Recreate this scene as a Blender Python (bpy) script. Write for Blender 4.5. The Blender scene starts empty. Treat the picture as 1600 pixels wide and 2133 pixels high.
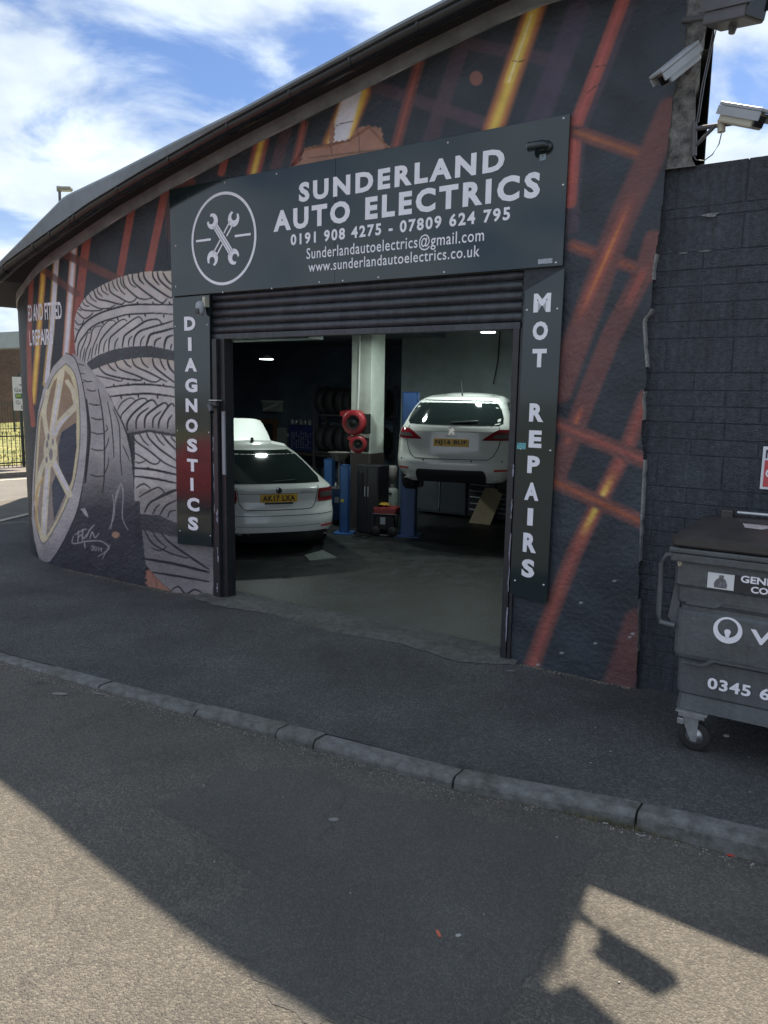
import bpy, bmesh, math, random
import numpy as np
from mathutils import Vector, Matrix
random.seed(7); rng = np.random.default_rng(7)
SC = bpy.context.scene
COL = SC.collection
R = math.radians

# ------------------------------------------------------------------ camera
PW, PH, FPX = 1600.0, 2133.0, 1600.0
PITCH, ROLL, CAMZ = 0.15104, 0.01731, 2.25
_F = Vector((0, math.cos(PITCH), -math.sin(PITCH)))
_U0 = Vector((0, math.sin(PITCH), math.cos(PITCH)))
_R0 = Vector((1, 0, 0))
_RR = math.cos(ROLL)*_R0 + math.sin(ROLL)*_U0
_UU = -math.sin(ROLL)*_R0 + math.cos(ROLL)*_U0
cam = bpy.data.cameras.new('camera'); camo = bpy.data.objects.new('camera', cam); COL.objects.link(camo)
cam.sensor_fit = 'HORIZONTAL'; cam.sensor_width = 36.0; cam.lens = 36.0*FPX/PW
cam.clip_start = 0.05; cam.clip_end = 2000
camo.matrix_world = Matrix(((_RR.x, _UU.x, -_F.x, 0), (_RR.y, _UU.y, -_F.y, 0), (_RR.z, _UU.z, -_F.z, CAMZ), (0, 0, 0, 1)))
SC.camera = camo

# ------------------------------------------------------------------ world, sun, exposure
SUNV = Vector((0.2447, 0.4866, 0.8387)).normalized()
EXPO = 1.45
SC.view_settings.view_transform = 'Standard'; SC.view_settings.look = 'None'
SC.view_settings.exposure = EXPO; SC.view_settings.gamma = 1.0
wd = bpy.data.worlds.new('World'); SC.world = wd; wd.use_nodes = True
nt = wd.node_tree; nt.nodes.clear()
def WN(t, **k):
    n = nt.nodes.new(t)
    for a, v in k.items(): setattr(n, a, v)
    return n
sky = WN('ShaderNodeTexSky', sky_type='NISHITA', sun_disc=False)
sky.sun_elevation = math.asin(SUNV.z); sky.sun_rotation = math.atan2(SUNV.x, SUNV.y)
sky.altitude = 50; sky.air_density = 1.0; sky.dust_density = 0.6; sky.ozone_density = 1.5
tc = WN('ShaderNodeTexCoord'); sep = WN('ShaderNodeSeparateXYZ'); nt.links.new(tc.outputs['Generated'], sep.inputs[0])
zc = WN('ShaderNodeMath', operation='ADD'); nt.links.new(sep.outputs['Z'], zc.inputs[0]); zc.inputs[1].default_value = 0.25
dx = WN('ShaderNodeMath', operation='DIVIDE'); dy = WN('ShaderNodeMath', operation='DIVIDE')
for q, o in ((dx, 'X'), (dy, 'Y')):
    nt.links.new(sep.outputs[o], q.inputs[0]); nt.links.new(zc.outputs[0], q.inputs[1])
cmb = WN('ShaderNodeCombineXYZ'); nt.links.new(dx.outputs[0], cmb.inputs[0]); nt.links.new(dy.outputs[0], cmb.inputs[1])
cmb.inputs[2].default_value = 6.6
shf = WN('ShaderNodeVectorMath', operation='ADD'); shf.inputs[1].default_value = (.20, 0, 0); nt.links.new(cmb.outputs[0], shf.inputs[0])
cn = WN('ShaderNodeTexNoise'); cn.inputs['Scale'].default_value = 2.3; cn.inputs['Detail'].default_value = 9; cn.inputs['Roughness'].default_value = 0.56
cn.inputs['Distortion'].default_value = 0.35
nt.links.new(shf.outputs[0], cn.inputs['Vector'])
rp = WN('ShaderNodeValToRGB'); rp.color_ramp.elements[0].position = 0.335; rp.color_ramp.elements[1].position = 0.50
rp.color_ramp.interpolation = 'EASE'
nt.links.new(cn.outputs['Fac'], rp.inputs[0])
cn2 = WN('ShaderNodeTexNoise'); cn2.inputs['Scale'].default_value = 4.2; cn2.inputs['Detail'].default_value = 6
nt.links.new(cmb.outputs[0], cn2.inputs['Vector'])
cr2 = WN('ShaderNodeValToRGB'); cr2.color_ramp.elements[0].position = 0.3; cr2.color_ramp.elements[1].position = 0.72
cr2.color_ramp.elements[0].color = (4.4, 5.1, 6.0, 1); cr2.color_ramp.elements[1].color = (7.3, 8.2, 9.2, 1)
nt.links.new(cn2.outputs['Fac'], cr2.inputs[0])
skm = WN('ShaderNodeVectorMath', operation='MULTIPLY'); skm.inputs[1].default_value = (.62, .72, .90)
nt.links.new(sky.outputs[0], skm.inputs[0])
mxw = WN('ShaderNodeMix', data_type='RGBA')
hz = WN('ShaderNodeMapRange', interpolation_type='SMOOTHSTEP'); hz.inputs[1].default_value = .03; hz.inputs[2].default_value = .26; hz.inputs[3].default_value = .85; hz.inputs[4].default_value = 0
nt.links.new(sep.outputs['Z'], hz.inputs[0]); hm = WN('ShaderNodeMath', operation='MAXIMUM'); nt.links.new(hz.outputs[0], hm.inputs[0]); nt.links.new(rp.outputs[0], hm.inputs[1])
nt.links.new(hm.outputs[0], mxw.inputs['Factor']); nt.links.new(skm.outputs[0], mxw.inputs[6]); nt.links.new(cr2.outputs[0], mxw.inputs[7])
bgn = WN('ShaderNodeBackground'); bgn.inputs[1].default_value = 0.056
nt.links.new(mxw.outputs[2], bgn.inputs[0])
wo = WN('ShaderNodeOutputWorld'); nt.links.new(bgn.outputs[0], wo.inputs[0])
sl = bpy.data.lights.new('sun', 'SUN'); sl.energy = 5.0; sl.angle = R(0.55); sl.color = (1.0, 0.85, 0.655)
so = bpy.data.objects.new('sun', sl); COL.objects.link(so); so.location = SUNV*40
so.rotation_euler = SUNV.to_track_quat('Z', 'Y').to_euler()

# ------------------------------------------------------------------ pixel <-> place helpers (facade frame: s along the wall, n into the building)
TH = -0.57693587
D3 = Vector((math.cos(TH), math.sin(TH), 0)); N3 = Vector((-D3.y, D3.x, 0))
A0 = Vector((-2.31582695, 8.58190869, 0))
def ray(px, py): return _RR*((px-800)/FPX) - _UU*((py-1066.5)/FPX) + _F
def W(s, n, z): return A0 + D3*s + N3*n + Vector((0, 0, z))
def L(P):
    q = P - A0; return (q.dot(D3), q.dot(N3), P.z)
def pix(px, py, off=0.0):                      # photo pixel -> (s, z) on the plane n = off
    d = ray(px, py); t = (A0.dot(N3)+off)/d.dot(N3); P = d*t + Vector((0, 0, CAMZ))
    q = L(P); return q[0], q[2]
def gnd(px, py, z=0.0):                        # photo pixel -> world point on the level z
    d = ray(px, py); t = (z-CAMZ)/d.z; return d*t + Vector((0, 0, CAMZ))
def at(px, py, y):                             # photo pixel at world depth y
    d = ray(px, py); return d*(y/d.y) + Vector((0, 0, CAMZ))
def proj_np(P):
    Rr = np.array(_RR); U = np.array(_UU); Fv = np.array(_F); Q = P - np.array([0, 0, CAMZ])
    zz = Q@Fv; return 800+FPX*(Q@Rr)/zz, 1066.5-FPX*(Q@U)/zz

# ------------------------------------------------------------------ materials
MATS = {}
def mat(name, col, rough=0.6, metal=0.0, var=0.0, vs=6.0, bump=0.0, bs=40.0, spec=0.5, col2=None, emit=None, coat=0.0, trans=0.0, alpha=1.0, detail=6, dirt=0.0, streak=0.0):
    if name in MATS: return MATS[name]
    m = bpy.data.materials.new(name); m.use_nodes = True; t = m.node_tree; b = t.nodes['Principled BSDF']
    b.inputs['Roughness'].default_value = rough; b.inputs['Metallic'].default_value = metal
    b.inputs['Specular IOR Level'].default_value = spec; b.inputs['Coat Weight'].default_value = coat
    b.inputs['Transmission Weight'].default_value = trans
    b.inputs['Base Color'].default_value = (*col, 1)
    if emit: b.inputs['Emission Color'].default_value = (*emit[0], 1); b.inputs['Emission Strength'].default_value = emit[1]
    tcn = t.nodes.new('ShaderNodeTexCoord')
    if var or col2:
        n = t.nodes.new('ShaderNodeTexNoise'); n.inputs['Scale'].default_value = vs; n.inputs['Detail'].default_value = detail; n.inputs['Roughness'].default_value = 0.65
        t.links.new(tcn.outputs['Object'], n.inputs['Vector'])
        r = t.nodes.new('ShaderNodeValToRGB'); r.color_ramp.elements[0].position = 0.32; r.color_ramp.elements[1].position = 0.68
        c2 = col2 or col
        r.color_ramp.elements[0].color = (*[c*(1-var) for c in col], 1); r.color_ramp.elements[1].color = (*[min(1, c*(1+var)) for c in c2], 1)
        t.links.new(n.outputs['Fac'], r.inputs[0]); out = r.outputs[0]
        if dirt:
            n3 = t.nodes.new('ShaderNodeTexNoise'); n3.inputs['Scale'].default_value = 1.7; n3.inputs['Detail'].default_value = 9; n3.inputs['Roughness'].default_value = .7
            t.links.new(tcn.outputs['Object'], n3.inputs['Vector'])
            r3 = t.nodes.new('ShaderNodeValToRGB'); r3.color_ramp.elements[0].position = .45; r3.color_ramp.elements[1].position = .7
            r3.color_ramp.elements[0].color = (1, 1, 1, 1); r3.color_ramp.elements[1].color = (1-dirt, 1-dirt, 1-dirt*1.1, 1)
            t.links.new(n3.outputs['Fac'], r3.inputs[0])
            mm = t.nodes.new('ShaderNodeMix'); mm.data_type = 'RGBA'; mm.blend_type = 'MULTIPLY'; mm.inputs[0].default_value = 1
            t.links.new(out, mm.inputs[6]); t.links.new(r3.outputs[0], mm.inputs[7]); out = mm.outputs[2]
        if streak:
            mp = t.nodes.new('ShaderNodeMapping'); mp.inputs['Scale'].default_value = (22, 22, 1.6); t.links.new(tcn.outputs['Object'], mp.inputs[0])
            n5 = t.nodes.new('ShaderNodeTexNoise'); n5.inputs['Scale'].default_value = 1; n5.inputs['Detail'].default_value = 7; n5.inputs['Roughness'].default_value = .7; t.links.new(mp.outputs[0], n5.inputs['Vector'])
            r5 = t.nodes.new('ShaderNodeValToRGB'); r5.color_ramp.elements[0].position = .35; r5.color_ramp.elements[1].position = .72
            r5.color_ramp.elements[0].color = (1-streak*.5,)*3+(1,); r5.color_ramp.elements[1].color = (1+streak,)*3+(1,); t.links.new(n5.outputs['Fac'], r5.inputs[0])
            m5 = t.nodes.new('ShaderNodeMix'); m5.data_type = 'RGBA'; m5.blend_type = 'MULTIPLY'; m5.inputs[0].default_value = 1; t.links.new(out, m5.inputs[6]); t.links.new(r5.outputs[0], m5.inputs[7]); out = m5.outputs[2]
        t.links.new(out, b.inputs['Base Color'])
        rr = t.nodes.new('ShaderNodeMapRange'); rr.inputs[3].default_value = max(0, rough-0.1); rr.inputs[4].default_value = min(1, rough+0.12)
        t.links.new(n.outputs['Fac'], rr.inputs[0]); t.links.new(rr.outputs[0], b.inputs['Roughness'])
    if bump:
        n2 = t.nodes.new('ShaderNodeTexNoise'); n2.inputs['Scale'].default_value = bs; n2.inputs['Detail'].default_value = 5
        t.links.new(tcn.outputs['Object'], n2.inputs['Vector'])
        bp = t.nodes.new('ShaderNodeBump'); bp.inputs['Strength'].default_value = 1.0; bp.inputs['Distance'].default_value = bump
        t.links.new(n2.outputs['Fac'], bp.inputs['Height']); t.links.new(bp.outputs[0], b.inputs['Normal'])
    MATS[name] = m; return m

def asphalt(name, cdark, clight, patch, chip=70.0, chipamt=0.5, bump=0.006, spots=0.0):
    m = bpy.data.materials.new(name); m.use_nodes = True; t = m.node_tree; b = t.nodes['Principled BSDF']
    N = t.nodes.new; lk = t.links.new
    tcn = N('ShaderNodeTexCoord'); v = tcn.outputs['Object']
    vo = N('ShaderNodeTexVoronoi'); vo.inputs['Scale'].default_value = chip; vo.inputs['Randomness'].default_value = 1; lk(v, vo.inputs['Vector'])
    vo2 = N('ShaderNodeTexVoronoi'); vo2.inputs['Scale'].default_value = chip*2.3; lk(v, vo2.inputs['Vector'])
    big = N('ShaderNodeTexNoise'); big.inputs['Scale'].default_value = 0.9; big.inputs['Detail'].default_value = 8; big.inputs['Roughness'].default_value = .62; lk(v, big.inputs['Vector'])
    fine = N('ShaderNodeTexNoise'); fine.inputs['Scale'].default_value = 230; fine.inputs['Detail'].default_value = 3; lk(v, fine.inputs['Vector'])
    sepc = N('ShaderNodeSeparateColor'); lk(vo.outputs['Color'], sepc.inputs[0])
    mx = N('ShaderNodeMix'); mx.data_type = 'RGBA'; mx.inputs[6].default_value = (*cdark, 1); mx.inputs[7].default_value = (*clight, 1)
    pw = N('ShaderNodeMath'); pw.operation = 'POWER'; pw.inputs[1].default_value = 2.0; lk(sepc.outputs[0], pw.inputs[0])
    ml = N('ShaderNodeMath'); ml.operation = 'MULTIPLY'; ml.inputs[1].default_value = chipamt; lk(pw.outputs[0], ml.inputs[0])
    ad = N('ShaderNodeMath'); ad.operation = 'MULTIPLY_ADD'; ad.inputs[1].default_value = 0.45; lk(fine.outputs['Fac'], ad.inputs[0]); lk(ml.outputs[0], ad.inputs[2])
    lk(ad.outputs[0], mx.inputs[0])
    rb = N('ShaderNodeValToRGB'); rb.color_ramp.elements[0].position = .3; rb.color_ramp.elements[1].position = .7
    rb.color_ramp.elements[0].color = (1-patch,)*3+(1,); rb.color_ramp.elements[1].color = (1+patch*.6,)*3+(1,)
    lk(big.outputs['Fac'], rb.inputs[0])
    m2 = N('ShaderNodeMix'); m2.data_type = 'RGBA'; m2.blend_type = 'MULTIPLY'; m2.inputs[0].default_value = 1
    lk(mx.outputs[2], m2.inputs[6]); lk(rb.outputs[0], m2.inputs[7])
    out = m2.outputs[2]
    # dark oil spots
    sp = N('ShaderNodeTexVoronoi'); sp.inputs['Scale'].default_value = 1.3; sp.inputs['Randomness'].default_value = 1
    nz = N('ShaderNodeTexNoise'); nz.inputs['Scale'].default_value = 9; lk(v, nz.inputs['Vector'])
    va = N('ShaderNodeVectorMath'); va.operation = 'MULTIPLY_ADD'; va.inputs[1].default_value = (.12, .12, .12); lk(nz.outputs['Color'], va.inputs[0]); lk(v, va.inputs[2])
    lk(va.outputs[0], sp.inputs['Vector'])
    rs = N('ShaderNodeValToRGB'); rs.color_ramp.elements[0].position = .04; rs.color_ramp.elements[1].position = .12
    rs.color_ramp.elements[0].color = (.55, .55, .58, 1); rs.color_ramp.elements[1].color = (1, 1, 1, 1)
    lk(sp.outputs['Distance'], rs.inputs[0])
    m3 = N('ShaderNodeMix'); m3.data_type = 'RGBA'; m3.blend_type = 'MULTIPLY'; m3.inputs[0].default_value = spots
    lk(out, m3.inputs[6]); lk(rs.outputs[0], m3.inputs[7]); out = m3.outputs[2]
    ck = N('ShaderNodeTexVoronoi'); ck.feature = 'DISTANCE_TO_EDGE'; ck.inputs['Scale'].default_value = .55
    nz2 = N('ShaderNodeTexNoise'); nz2.inputs['Scale'].default_value = 3.5; nz2.inputs['Detail'].default_value = 8; lk(v, nz2.inputs['Vector'])
    va2 = N('ShaderNodeVectorMath'); va2.operation = 'MULTIPLY_ADD'; va2.inputs[1].default_value = (.45, .45, .45); lk(nz2.outputs['Color'], va2.inputs[0]); lk(v, va2.inputs[2]); lk(va2.outputs[0], ck.inputs['Vector'])
    rc = N('ShaderNodeValToRGB'); rc.color_ramp.elements[0].position = .0015; rc.color_ramp.elements[1].position = .006; rc.color_ramp.elements[0].color = (.74, .74, .75, 1); rc.color_ramp.elements[1].color = (1, 1, 1, 1); lk(ck.outputs['Distance'], rc.inputs[0])
    msk = N('ShaderNodeMapRange'); msk.inputs[1].default_value = .46; msk.inputs[2].default_value = .60; lk(big.outputs['Fac'], msk.inputs[0])
    m4 = N('ShaderNodeMix'); m4.data_type = 'RGBA'; m4.blend_type = 'MULTIPLY'; lk(msk.outputs[0], m4.inputs[0]); lk(out, m4.inputs[6]); lk(rc.outputs[0], m4.inputs[7]); out = m4.outputs[2]
    lk(out, b.inputs['Base Color'])
    b.inputs['Roughness'].default_value = 0.82; b.inputs['Specular IOR Level'].default_value = 0.35
    inv = N('ShaderNodeMath'); inv.operation = 'SUBTRACT'; inv.inputs[0].default_value = 1; lk(vo.outputs['Distance'], inv.inputs[1])
    a2 = N('ShaderNodeMath'); a2.operation = 'MULTIPLY_ADD'; a2.inputs[1].default_value = -0.5; lk(vo2.outputs['Distance'], a2.inputs[0]); lk(inv.outputs[0], a2.inputs[2])
    a3 = N('ShaderNodeMath'); a3.operation = 'MULTIPLY_ADD'; a3.inputs[1].default_value = 0.6; lk(sepc.outputs[1], a3.inputs[0]); lk(a2.outputs[0], a3.inputs[2])
    bp = N('ShaderNodeBump'); bp.inputs['Strength'].default_value = 1; bp.inputs['Distance'].default_value = bump
    lk(a3.outputs[0], bp.inputs['Height']); lk(bp.outputs[0], b.inputs['Normal'])
    return m

# ------------------------------------------------------------------ object helpers
def tag(o, label=None, cat=None, group=None, kind=None):
    if label: o['label'] = label
    if cat: o['category'] = cat
    if group: o['group'] = group
    if kind: o['kind'] = kind
    return o
def empty(name, loc=(0, 0, 0), rz=0.0, parent=None):
    o = bpy.data.objects.new(name, None); COL.objects.link(o); o.location = loc; o.rotation_euler = (0, 0, rz); o.empty_display_size = .1
    if parent: o.parent = parent
    return o
class MB:
    def __init__(s): s.v = []; s.f = []; s.sm = []
    def add(s, vs, fs, smooth=False):
        b = len(s.v); s.v += [tuple(p) for p in vs]; s.f += [tuple(i+b for i in f) for f in fs]; s.sm += [smooth]*len(fs); return s
    def box(s, x0, x1, y0, y1, z0, z1, bev=0.0):
        if bev <= 0:
            vs = [(x, y, z) for z in (z0, z1) for y in (y0, y1) for x in (x0, x1)]
            return s.add(vs, [(0, 2, 3, 1), (4, 5, 7, 6), (0, 1, 5, 4), (1, 3, 7, 5), (3, 2, 6, 7), (2, 0, 4, 6)])
        bm = bmesh.new(); bmesh.ops.create_cube(bm, size=1)
        for v in bm.verts: v.co = Vector(((x0+x1)/2+v.co.x*(x1-x0), (y0+y1)/2+v.co.y*(y1-y0), (z0+z1)/2+v.co.z*(z1-z0)))
        bmesh.ops.bevel(bm, geom=bm.edges[:], offset=min(bev, .49*min(x1-x0, y1-y0, z1-z0)), segments=2, profile=.5, affect='EDGES')
        bm.verts.index_update(); s.add([v.co[:] for v in bm.verts], [[v.index for v in f.verts] for f in bm.faces]); bm.free(); return s
    def tube(s, pts, r, seg=10, caps=True, smooth=True):
        pts = [Vector(p) for p in pts]; rs = r if isinstance(r, (list, tuple)) else [r]*len(pts)
        vs = []; up = Vector((0, 0, 1))
        for i, p in enumerate(pts):
            a = pts[max(0, i-1)]; b = pts[min(len(pts)-1, i+1)]; d = (b-a).normalized()
            u = up if abs(d.dot(up)) < .95 else Vector((0, 1, 0))
            x = d.cross(u).normalized(); y = x.cross(d).normalized()
            for k in range(seg):
                t = 2*math.pi*k/seg; vs.append(p+(x*math.cos(t)+y*math.sin(t))*rs[i])
        fs = []
        for i in range(len(pts)-1):
            for k in range(seg):
                a = i*seg+k; b = i*seg+(k+1) % seg; fs.append((a, b, b+seg, a+seg))
        s.add(vs, fs, smooth)
        if caps: s.add(vs[:seg], [tuple(range(seg))]); s.add(vs[-seg:], [tuple(range(seg))[::-1]])
        return s
    def lathe(s, prof, c=(0, 0, 0), axis='z', seg=24, smooth=True):
        vs = []; n = len(prof)
        for k in range(seg):
            t = 2*math.pi*k/seg
            for r, h in prof:
                p = (r*math.cos(t), r*math.sin(t), h)
                if axis == 'y': p = (p[0], p[2], p[1])
                if axis == 'x': p = (p[2], p[0], p[1])
                vs.append((p[0]+c[0], p[1]+c[1], p[2]+c[2]))
        fs = [(k*n+i, k*n+i+1, ((k+1) % seg)*n+i+1, ((k+1) % seg)*n+i) for k in range(seg) for i in range(n-1)]
        return s.add(vs, fs, smooth)
    def prism(s, poly, y0, y1):                 # polygon in (x,z) extruded along y
        n = len(poly); vs = [(x, y0, z) for x, z in poly]+[(x, y1, z) for x, z in poly]
        fs = [tuple(range(n)), tuple(range(2*n-1, n-1, -1))]+[(i, (i+1) % n, (i+1) % n+n, i+n) for i in range(n)]
        return s.add(vs, fs)
    def prismz(s, poly, z0, z1):
        n = len(poly); vs = [(x, y, z0) for x, y in poly]+[(x, y, z1) for x, y in poly]
        fs = [tuple(range(n-1, -1, -1)), tuple(range(n, 2*n))]+[(i, (i+1) % n, (i+1) % n+n, i+n) for i in range(n)]
        return s.add(vs, fs)
    def mesh(s, name, m):
        me = bpy.data.meshes.new(name); me.from_pydata(s.v, [], s.f); me.validate()
        if len(me.polygons) == len(s.sm): me.polygons.foreach_set('use_smooth', s.sm)
        bm = bmesh.new(); bm.from_mesh(me); bmesh.ops.recalc_face_normals(bm, faces=bm.faces[:]); bm.to_mesh(me); bm.free()
        if m: me.materials.append(m)
        return me
    def build(s, name, m, parent=None, loc=None, rz=None):
        o = bpy.data.objects.new(name, s.mesh(name, m)); COL.objects.link(o)
        if parent: o.parent = parent
        if loc is not None: o.location = loc
        if rz is not None: o.rotation_euler = (0, 0, rz)
        return o
def inst(src, name, parent=None, loc=(0, 0, 0), rz=0.0):
    o = src.copy(); o.name = name; COL.objects.link(o); o.parent = parent; o.location = loc; o.rotation_euler = (0, 0, rz); return o

# text outlines, evaluated once while the scene is still light
TXT = {}; SPLIT = {'l1', 'l2', 'l3', 'b3'}
def prep_text(jobs):
    objs = []
    for key, (t, bold, space) in jobs.items():
        c = bpy.data.curves.new('t', 'FONT'); c.body = t; c.offset = bold; c.space_character = space; c.resolution_u = 3; c.fill_mode = 'FRONT'
        o = bpy.data.objects.new('t', c); COL.objects.link(o); objs.append((key, o, c))
    dg = bpy.context.evaluated_depsgraph_get(); dg.update()
    for key, o, c in objs:
        me = bpy.data.meshes.new_from_object(o.evaluated_get(dg))
        v = np.array([tuple(x.co)[:2] for x in me.vertices]); f = [tuple(p.vertices) for p in me.polygons]
        lo = v.min(0); hi = v.max(0); TXT[key] = ((v-lo)/(hi-lo), f, (hi-lo)[0]/(hi-lo)[1])
        bpy.data.objects.remove(o); bpy.data.curves.remove(c); bpy.data.meshes.remove(me)
def lettering(key, x0, x1, z0, z1, y, m, parent, name='lettering', shear=0.0):
    v, f, asp = TXT[key]; P = [(x0+a*(x1-x0), y, z0+b*(z1-z0)) for a, b in v]
    if key not in SPLIT: mb = MB(); mb.add(P, f); return mb.build(name, m, parent)
    lab = list(range(len(v)))                    # one object for each glyph
    def find(i):
        while lab[i] != i: lab[i] = lab[lab[i]]; i = lab[i]
        return i
    for q in f:
        for i in q[1:]: lab[find(i)] = find(q[0])
    for root in sorted({find(q[0]) for q in f}):
        fs = [q for q in f if find(q[0]) == root]; ids = sorted({i for q in fs for i in q}); rm = {i: k for k, i in enumerate(ids)}
        mb = MB(); mb.add([P[i] for i in ids], [tuple(rm[i] for i in q) for q in fs]); o = mb.build('letter', m, parent)
    return o
jobs = dict(l1=('SUNDERLAND', .045, 1.3), l2=('AUTO ELECTRICS', .045, 1.3), l3=('0191 908 4275 - 07809 624 795', .034, 1.25),
            l4=('Sunderlandautoelectrics@gmail.com', .006, 1.08), l5=('www.sunderlandautoelectrics.co.uk', .006, 1.08),
            m1=('ED AND FITTED', .02, 1.0), m2=('L REPAIRS', .02, 1.0),
            p1=('AK17 LXA', .035, 1.1), p2=('NJ16 BUF', .035, 1.1), o1=('OCTAVIA', .012, 1.2), o2=('PEUGEOT', .015, 1.3),
            b1=('GENERAL', .03, 1.0), b2=('COMM', .03, 1.0), b3=('0345 6', .03, 1.1), b4=('EN840', .0, 1.3), bv=('V', .03, 1.0),
            r1=('Gateshead', 0.0, 1.05), r2=('(A 1231)', .01, 1.0), r3=('Q. Alexandra', 0, 1.05), r4=('Bridge', 0, 1.05), y19=('2019', 0.0, 1.0), nn=('NO', .03, 1.0), cc=('C', .03, 1.0))
for ch in 'DIAGNOSTCREPM': jobs['c'+ch] = (ch, .05, 1.0)
prep_text(jobs)

# ------------------------------------------------------------------ ground
def zf(s):                                      # underside of the eaves strip along the facade
    return float(np.interp(s, [-7, -4, -2.9, -2.44, -1.75, -.86, 0, 1.12, 2.17, 3.07, 3.8, 4.12, 5.2], [3.2, 3.3, 3.5, 3.69, 3.90, 4.17, 4.38, 4.63, 4.84, 5.02, 5.15, 5.19, 5.21]))
def zr(s):                                      # top of the roof edge
    return float(np.interp(s, [-7, -4, -2.77, -1.99, -1.28, -.45, .57, 2.03, 3.49, 5.4], [3.45, 3.52, 3.77, 4.12, 4.44, 4.57, 4.75, 4.99, 5.26, 5.33]))
KERB = [(-9, -3.2), (-4, -2.95), (.58, -2.50), (2.65, -2.30), (3.69, -2.18), (4.67, -2.09), (5.66, -1.86), (6.31, -1.76), (8, -1.6), (14, -1.4)]
def kn(s): return float(np.interp(s, [a for a, b in KERB], [b for a, b in KERB]))
def up(s): return float(np.interp(s, [-9, .5, 3.0, 5.0, 6.3, 14], [.022, .025, .032, .075, .125, .14]))   # kerb upstand
M_road = asphalt('road_asphalt', (.042, .0425, .042), (.180, .168, .150), .28, chip=95, chipamt=.45, bump=.007, spots=.8)
M_pave = asphalt('pavement_asphalt', (.026, .028, .031), (.150, .155, .160), .42, chip=85, chipamt=.5, bump=.009, spots=.9)
def grid_sheet(name, ss, ns, zfun, m, kind='structure'):
    mb = MB(); k = len(ns)
    mb.add([tuple(W(s, n, zfun(s, n))) for s in ss for n in ns], [(i*k+j, (i+1)*k+j, (i+1)*k+j+1, i*k+j+1) for i in range(len(ss)-1) for j in range(k-1)])
    return tag(mb.build(name, m), kind=kind)
def road_z(s, n):
    dip = .006*math.sin(s*1.3)+.005*math.sin(n*2.1+s)
    return -up(s)+dip-(.02 if n < -5 else 0)
ss = list(np.linspace(-9, 14, 93)); mb = MB(); K = 24
vs = []
for s in ss:
    for j in range(K):
        n = kn(s)+.02-(11*(j/(K-1))**1.6); vs.append(tuple(W(s, n, road_z(s, n))))
mb.add(vs, [(i*K+j, (i+1)*K+j, (i+1)*K+j+1, i*K+j+1) for i in range(len(ss)-1) for j in range(K-1)], True)
tag(mb.build('road', M_road), kind='structure')
ROAD_PATCH = [(480, 1597), (335, 1678), (395, 1728), (545, 1812), (418, 1925), (640, 2128), (1075, 2128), (1190, 1835), (1250, 1765), (900, 1672), (640, 1612)]
def road_pt(px, py, dz=.004):
    z = -.06
    for _ in range(6): q = L(gnd(px, py, z)); z = road_z(q[0], q[1])
    return tuple(gnd(px, py, z+dz))
# wide ground sheet under everything
mb = MB(); mb.add([(-700, -400, -.32), (700, -400, -.32), (700, 900, -.32), (-700, 900, -.32)], [(0, 1, 2, 3)])
tag(mb.build('ground', mat('far_ground', (.07, .075, .06), .9, var=.3, vs=.3)), kind='structure')
# pavement along the facade and round the corner
mb = MB(); vs = []; K = 12
sp_ = list(np.linspace(-5.6, 14, 70))
for s in sp_:
    back = .12 if s > -2.3 else .12+(-2.3-s)*.55
    if s > 5.15: back = .12
    for j in range(K):
        n = kn(s)+.128+(back-kn(s)-.128)*j/(K-1)
        dip = .055*float(np.interp(s, [-3.6, -2.2, -.2, .45], [0, 1, 1, 0]))*float(np.interp(n, [-1.9, -.25, .12], [0, 1, 1]))
        vs.append(tuple(W(s, n, .004*math.sin(s*2.2)*math.sin(n*2.4)-dip)))
mb.add(vs, [(i*K+j, (i+1)*K+j, (i+1)*K+j+1, i*K+j+1) for i in range(len(sp_)-1) for j in range(K-1)], True)
# corner wing beside the rounded end of the building
mb.add([tuple(W(*p)) for p in ((-5.6, 1.93, 0), (-2.3, .12, 0), (-9, 9.2, 0), (-10.2, 8.2, 0), (-5.9, 1.2, 0))], [(0, 1, 2, 3), (0, 3, 4)])
tag(mb.build('pavement', M_pave), kind='structure')
# kerb: one stone after the other, joints where the photograph shows them
M_kerb = mat('kerb_concrete', (.112, .114, .114), .85, var=.45, vs=13, bump=.006, bs=60, dirt=.45)
kroot = tag(empty('kerb', W(4, -2.2, 0)), kind='structure')
def s_at_kerb(px):
    best = min(((abs(proj_np(np.array(W(s, kn(s), 0))[None])[0][0]-px), s) for s in np.linspace(-3, 8, 1400)))
    return best[1]
joints = [-8.6, -7.7, -6.8, -5.9, -5.0, -4.1, -3.2, -2.3, -1.4, -.5, .1, s_at_kerb(85), s_at_kerb(205), s_at_kerb(405), s_at_kerb(575), s_at_kerb(655), s_at_kerb(945), s_at_kerb(1325)]
joints = sorted(joints); joints += [joints[-1]+.92*k for k in range(1, 8)]
for a, b in zip(joints[:-1], joints[1:]):
    mb = MB(); g = .007; sec = 5
    tops = []; K = 7; vs = []
    tz = random.uniform(-.005, .005); tn = random.uniform(-.006, .006)
    for i in range(sec):
        s = a+g+(b-a-2*g)*i/(sec-1); n0 = kn(s)+tn; h = tz
        ch = random.uniform(0, .006); prof = [(n0+.135, -.10), (n0+.135, .0+h), (n0+.030, .003+h), (n0+.010+ch, -.002+h), (n0+.001, -.012+h-ch), (n0-.006, -.03+h), (n0-.010, -.22)]
        vs += [tuple(W(s, n, z)-W(4, -2.2, 0)) for n, z in prof]
    fs = [(i*K+j, (i+1)*K+j, (i+1)*K+j+1, i*K+j+1) for i in range(sec-1) for j in range(K-1)]
    fs += [tuple(range(K)), tuple(range((sec-1)*K, sec*K))[::-1]]
    mb.add(vs, fs); mb.build('kerb_stone', M_kerb, kroot)
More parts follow.
